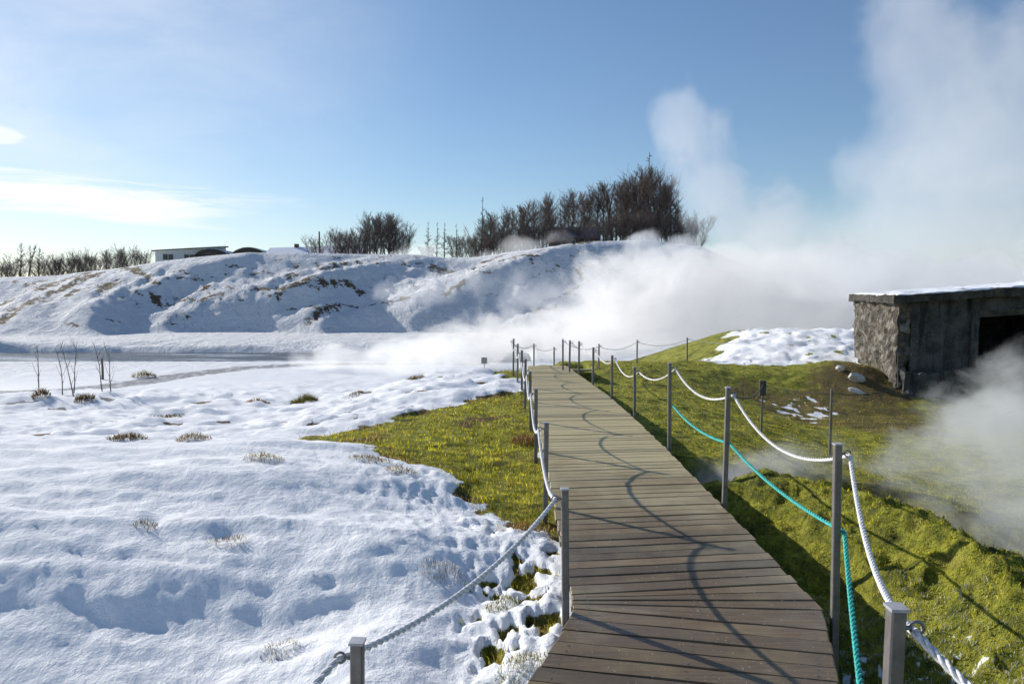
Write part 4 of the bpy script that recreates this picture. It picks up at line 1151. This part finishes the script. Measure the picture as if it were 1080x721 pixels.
tuft(-1.40, 7.0, .17, .07, 320, BR, 'brown tuft on the snow edge above the lawn, near the dimple', .2)
tuft(-1.02, 6.5, .13, .07, 260, BR, 'brown frosted tuft on the snow edge next to the lawn', .25)
tuft(-2.62, 5.05, .07, .08, 90, DK, 'small dark tuft in the hollow at left of the foreground snow', .25)
tuft(-1.95, 4.85, .12, .06, 150, BR, 'thin straw tuft with twigs in the centre of the foreground snow', .3)
tuft(-1.28, 3.85, .09, .06, 120, DK, 'small tuft under the snow lip at the bottom of the foreground', .3)
tuft(-.45, 4.55, .13, .05, 200, BR, 'brown tuft in the crumbly snow beside the boardwalk bend', .3)
tuft(-.05, 4.2, .10, .06, 320, GRN, 'greenish tuft in the crumbly snow left of the bend post', .3)
tuft(.05, 3.45, .11, .06, 360, GRN, 'olive tuft beside the near boardwalk edge', .3)
tuft(.16, 8.6, .16, .16, 420, (.22, .12, .055), 'rusty brown tuft leaning on the left boardwalk edge', .05)
tuft(.12, 5.35, .12, .11, 260, (.20, .12, .06), 'rusty tuft behind the bend post on the boardwalk edge', .1)
tuft(-11.6, 19.4, .22, .30, 260, DK, 'dark shrubby tuft under the saplings, right one', .1)
tuft(-12.9, 19.6, .2, .28, 220, DK, 'dark shrubby tuft under the saplings, left one', .1)
tuft(-15.2, 29.6, .4, .35, 300, DK, 'dark scrub hummock on the flat by the river', .35)
tuft(-6.3, 13.0, .25, .10, 260, DK, 'low dark tuft in the middle of the snow slope, left one', .1)
tuft(-3.2, 15.0, .2, .10, 220, DK, 'low dark tuft in the middle of the snow slope, right one', .1)
tuft(-2.2, 16.0, .2, .12, 320, BR, 'brown tuft on the snow crest before the pool steam', .05)

# ------------------------------------------------------------------ steam
def steam(name, blobs, dens, nscale, label, thr=.42, soft=.34, g=.5, color=(.995, .995, 1.0), warp=.9, voxel=None, stretch=(1, 1, 1), amp=1.0, cat='steam', power=1.0, step=.6):
    m, nt = new_mat(name + '_volume'); N = NT(nt)
    geo = N.n('ShaderNodeNewGeometry'); pos = geo.outputs['Position']
    warpv = N.n('ShaderNodeTexNoise'); N.l(pos, warpv.inputs['Vector']); warpv.inputs['Scale'].default_value = nscale * .6; warpv.inputs['Detail'].default_value = 1
    wv = N.vmath('SCALE', N.vmath('SUBTRACT', warpv.outputs['Color'], (.5, .5, .5))); wv.node.inputs['Scale'].default_value = warp * 2
    pw = N.vmath('ADD', pos, wv)
    f = None
    for (cx, cy, cz, rx, ry, rz, wt) in blobs:
        q = N.vmath('MULTIPLY', N.vmath('SUBTRACT', pw, (cx, cy, cz)), (1 / rx, 1 / ry, 1 / rz))
        t = N.math('MULTIPLY', N.math('SUBTRACT', 1.0, N.vmath('DOT_PRODUCT', q, q), clamp=True), wt)
        f = t if f is None else N.math('ADD', f, t)
    f = N.math('MINIMUM', f, 1.0)
    ns = N.noise(N.mapping(pw, stretch), nscale, 6, .62)
    v = N.math('ADD', N.math('MULTIPLY', f, .75), N.math('MULTIPLY', N.math('SUBTRACT', ns, .5), 1.25 * amp))
    v = N.mapr(v, thr - soft * .5, thr + soft * .5)
    v = N.math('MULTIPLY', v, N.mapr(f, 0, .25))
    if power != 1.0: v = N.math('POWER', v, power)
    dn = N.math('MULTIPLY', v, dens)
    pv = N.n('ShaderNodeVolumePrincipled')
    pv.inputs['Color'].default_value = (*color, 1); pv.inputs['Anisotropy'].default_value = g
    N.l(dn, pv.inputs['Density'])
    N.out(None, pv.outputs[0])
    # closed hull round the blobs
    bm = bmesh.new()
    for (cx, cy, cz, rx, ry, rz, wt) in blobs:
        M = Matrix.Translation((cx, cy, cz)) @ Matrix.Diagonal((rx * 1.02 + warp * .3, ry * 1.02 + warp * .3, rz * 1.02 + warp * .3, 1))
        bmesh.ops.create_icosphere(bm, subdivisions=3, radius=1.0, matrix=M)
    me = bpy.data.meshes.new('hull'); bm.to_mesh(me); bm.free()
    tmp = bpy.data.objects.new('hull', me); col.objects.link(tmp)
    md = tmp.modifiers.new('r', 'REMESH'); md.mode = 'VOXEL'; md.voxel_size = voxel or min(min(b[3:6]) for b in blobs) / 5
    dg = bpy.context.evaluated_depsgraph_get()
    me2 = bpy.data.meshes.new_from_object(tmp.evaluated_get(dg))
    bpy.data.objects.remove(tmp)
    me2.materials.clear(); me2.materials.append(m)
    m.cycles.volume_step_rate = step
    o = bpy.data.objects.new(name, me2); col.objects.link(o)
    tag(o, label, cat, None, 'stuff')
    return o
if True:
    # main bank over the pool
    steam('steam_bank', [(1.0, 38, -.8, 6.5, 6, 2.0, .75), (7.6, 40, .7, 6.5, 7, 3.6, 1.0), (16, 41, 1.0, 8, 7, 3.9, 1.05), (25, 42, .6, 9, 7, 4.0, 1.0), (35, 44, .8, 10, 8, 4.6, 1.), (-3.6, 35, -1.4, 4.0, 4, 1.3, .7), (5.8, 42, 3.0, 3.0, 3, 2.0, .75), (11, 42, 3.0, 4.5, 4, 2.2, .7), (20, 42, 3.0, 6, 4, 2.6, .6)],
          .42, .55, 'thick white steam bank rising from the pool behind the boardwalk', thr=.46, soft=.26, warp=1.3, amp=1.7, step=.24, color=(1.0, .992, .98))
    steam('steam_plume', [(12.2, 48, 10.2, 3.6, 3.6, 4.6, .75), (11.0, 48, 13.0, 2.4, 2.4, 2.4, .7), (15.0, 48, 7.0, 4.5, 4, 3.8, .8), (17, 48, 4.5, 6, 4, 3, .7)],
          .16, .30, 'pale puff of steam drifting up right of the hilltop trees', thr=.40, soft=.42, warp=1.6, amp=1.45, step=.35)
    steam('steam_plume', [(15.0, 27, 2.6, 4.5, 4, 2.8, .9), (15.6, 27, 5.6, 4.0, 4, 3.4, .95), (15.6, 27, 9.0, 3.0, 3, 3.2, .95), (14.8, 27, 12.2, 2.8, 3, 3.0, .95), (20, 28, 4.6, 4.5, 4, 4.8, .9), (19.0, 28, 9.5, 3.6, 4, 4.0, .75), (10.8, 27.5, 3.2, 3.4, 3, 2.4, .85), (15.6, 27, 15, 3.2, 3, 3.2, .85)],
          .15, .34, 'tall column of grey white steam above the concrete hut', thr=.40, soft=.38, warp=1.3, amp=1.7, g=.15, color=(.95, .955, .97), step=.3)
    steam('steam_wisp', [(5.2, 7.4, -.60, 1.7, 1.3, .8, .9), (6.6, 9.4, -.25, 1.5, 1.5, .9, .85), (9.3, 13.2, .15, 1.3, 1.1, .9, .85), (8.2, 12.2, -.4, 1.6, 1.2, .7, .8), (5.0, 9.6, -.6, 1.6, 1.4, .5, .6), (4.8, 5.6, -.75, 1.3, 1.4, .8, .9), (4.3, 4.3, -.95, .9, 1.1, .6, .85), (6.2, 7.2, -.4, 1.6, 1.4, .8, .7), (7.5, 10.6, -.35, 1.8, 1.6, .8, .7)],
          .60, 1.5, 'grey steam billowing out of the gully before the hut', thr=.45, soft=.32, warp=.5, g=.3, amp=1.75, step=.3, color=(.96, .965, .97))
    steam('steam_wisp', [(2.55, 8.35, -.65, .8, .7, .5, .9), (3.3, 8.5, -.42, .9, .7, .45, .75)],
          .85, 1.9, 'small wisp of steam beside the boardwalk under the teal rope', thr=.40, soft=.5, warp=.28, g=.35, amp=1.2)
    steam('steam_wisp', [(-8.0, 33, -1.5, 3.4, 2.6, .9, .8), (-5.2, 31, -1.3, 2.8, 2.6, 1.0, .8), (-3.0, 30, -1.0, 2.6, 2.6, 1.3, .9)],
          .42, .8, 'low white steam creeping over the snow left of the boardwalk end', thr=.44, soft=.4, warp=.7, amp=1.5, step=.35)
    steam('steam_wisp', [(-8, 54, 1.6, 4.0, 3, 1.9, .8), (-4.5, 55, 2.2, 3.4, 3, 1.7, .7), (2, 53, 1.4, 6, 4, 2.6, .8)],
          .17, .5, 'thin steam trailing over the middle of the snowy slope', thr=.44, soft=.42, warp=1.0, amp=1.5, step=.35)
    steam('steam_wisp', [(-10.4, 73, 5.2, 2.9, 2.2, 1.2, .9), (-8.0, 73, 5.6, 1.8, 1.8, 1.0, .6)],
          .30, .55, 'cream coloured puff of steam on the crest below the rounded clump', thr=.40, soft=.5, warp=.7, amp=1.2)
    steam('steam_wisp', [(1, 69, 6.0, 3.0, 2.2, 1.4, .8), (-2.4, 69, 5.0, 2.2, 2, 1.0, .6), (4.4, 68, 6.6, 1.8, 2, 1.0, .5)],
          .26, .5, 'brownish steam drifting in front of the left half of the grove', thr=.40, soft=.5, warp=.7, amp=1.2)
    steam('steam_wisp', [(11.6, 64, 6.2, 2.6, 2.4, 1.6, .9), (15.2, 65, 5.4, 3.2, 2.6, 1.6, .8), (9.5, 62, 4.4, 2.6, 2, 1.5, .7)],
          .36, .5, 'billowing steam in front of the right half of the grove', thr=.40, soft=.4, warp=.8, amp=1.25)

# ------------------------------------------------------------------ sky, sun, camera
w = bpy.data.worlds.new('World'); scene.world = w; w.use_nodes = True
nt = w.node_tree; nt.nodes.clear(); N = NT(nt)
sky = N.n('ShaderNodeTexSky', sky_type='NISHITA')
sky.sun_disc = False; sky.sun_elevation = SUN_EL; sky.sun_rotation = SUN_AZ
sky.altitude = 100; sky.air_density = 1.0; sky.dust_density = .15; sky.ozone_density = 1.8
tc = N.n('ShaderNodeTexCoord'); dirv = tc.outputs['Generated']
sx = N.n('ShaderNodeSeparateXYZ'); N.l(dirv, sx.inputs[0])
# project the direction onto a cloud layer: long thin cirrus
zz = N.math('MAXIMUM', N.math('ADD', sx.outputs[2], .06), .02)
cv = N.n('ShaderNodeCombineXYZ')
N.l(N.math('DIVIDE', sx.outputs[0], zz), cv.inputs[0]); N.l(N.math('DIVIDE', sx.outputs[1], zz), cv.inputs[1])
azi = N.math('DIVIDE', sx.outputs[0], N.math('MAXIMUM', sx.outputs[1], .05))
ev = N.n('ShaderNodeCombineXYZ'); N.l(azi, ev.inputs[0]); N.l(sx.outputs[2], ev.inputs[1])
c1 = N.noise(N.mapping(ev.outputs[0], (3.2, 46, 1), (0, 0, .06)), 1.0, 6, .6, .8)
c2 = N.noise(N.mapping(ev.outputs[0], (2.2, 6, 1)), 1.6, 5, .6, .4)
fade = N.mapr(N.math('ADD', azi, N.math('MULTIPLY', N.math('SUBTRACT', c2, .5), .4)), -.24, -.52)
bandc = N.math('SUBTRACT', 1.0, N.math('ABSOLUTE', N.math('DIVIDE', N.math('SUBTRACT', N.math('ADD', sx.outputs[2], N.math('MULTIPLY', azi, .035)), .088), .034)), clamp=True)
cl = N.math('MULTIPLY', N.math('MULTIPLY', N.mapr(N.math('ADD', c1, N.math('MULTIPLY', bandc, .25)), .46, .72), fade), N.mapr(bandc, 0, .5))
puff = N.math('MULTIPLY', N.math('SUBTRACT', 1.0, N.math('ABSOLUTE', N.math('DIVIDE', N.math('SUBTRACT', sx.outputs[2], .172), .020)), clamp=True), N.mapr(azi, -.62, -.70))
cl = N.math('MAXIMUM', cl, N.math('MULTIPLY', N.mapr(N.math('MULTIPLY', puff, N.math('ADD', c1, .35)), .2, .6), .8))
sdv = (math.sin(SUN_AZ) * math.cos(SUN_EL), math.cos(SUN_AZ) * math.cos(SUN_EL), math.sin(SUN_EL))
veil = N.math('MULTIPLY', N.mapr(N.vmath('DOT_PRODUCT', dirv, sdv), .70, 1.02), N.mapr(c2, .25, .75, .15, .45))
cl = N.math('MAXIMUM', N.math('MULTIPLY', cl, .95), veil)
tint = N.n('ShaderNodeMix', data_type='RGBA', blend_type='MULTIPLY'); tint.inputs[0].default_value = 1.0
N.l(sky.outputs[0], tint.inputs[6]); tint.inputs[7].default_value = (.84, .95, 1.10, 1)
tc_ = tint.outputs[2]
comp = N.vmath('DIVIDE', tc_, N.vmath('ADD', N.vmath('MULTIPLY', tc_, (.022, .022, .022)), (1, 1, 1)))
skyc = N.mix(cl, comp, (8.8, 8.9, 9.0, 1))
bg = N.n('ShaderNodeBackground'); N.l(skyc, bg.inputs[0]); bg.inputs[1].default_value = .122
wo = N.n('ShaderNodeOutputWorld'); N.l(bg.outputs[0], wo.inputs[0])

sl = bpy.data.lights.new('sun', 'SUN'); sl.energy = 5.0; sl.angle = math.radians(.5); sl.color = (1, .95, .87)
so = bpy.data.objects.new('sun', sl); col.objects.link(so)
sd = Vector((math.sin(SUN_AZ) * math.cos(SUN_EL), math.cos(SUN_AZ) * math.cos(SUN_EL), math.sin(SUN_EL)))
so.rotation_euler = (-sd).to_track_quat('-Z', 'Y').to_euler(); so.location = (-20, 20, 20)

cam = bpy.data.cameras.new('camera'); cam.sensor_width = 36; cam.lens = 36 * 760 / 1080; cam.clip_start = .05; cam.clip_end = 8000
co = bpy.data.objects.new('camera', cam); col.objects.link(co)
co.location = (0, 0, 1.7); co.rotation_euler = (PI / 2 - math.atan(53.5 / 760), 0, 0)
scene.camera = co

scene.view_settings.view_transform = 'Standard'; scene.view_settings.look = 'None'
scene.view_settings.exposure = 0; scene.view_settings.gamma = 1
cy = scene.cycles
cy.use_denoising = True
cy.max_bounces = 10; cy.diffuse_bounces = 3; cy.glossy_bounces = 3; cy.transmission_bounces = 4; cy.volume_bounces = 6; cy.transparent_max_bounces = 16
cy.volume_step_rate = 1.0; cy.volume_max_steps = 256
cy.use_adaptive_sampling = True; cy.adaptive_threshold = .03
cy.sample_clamp_indirect = 6
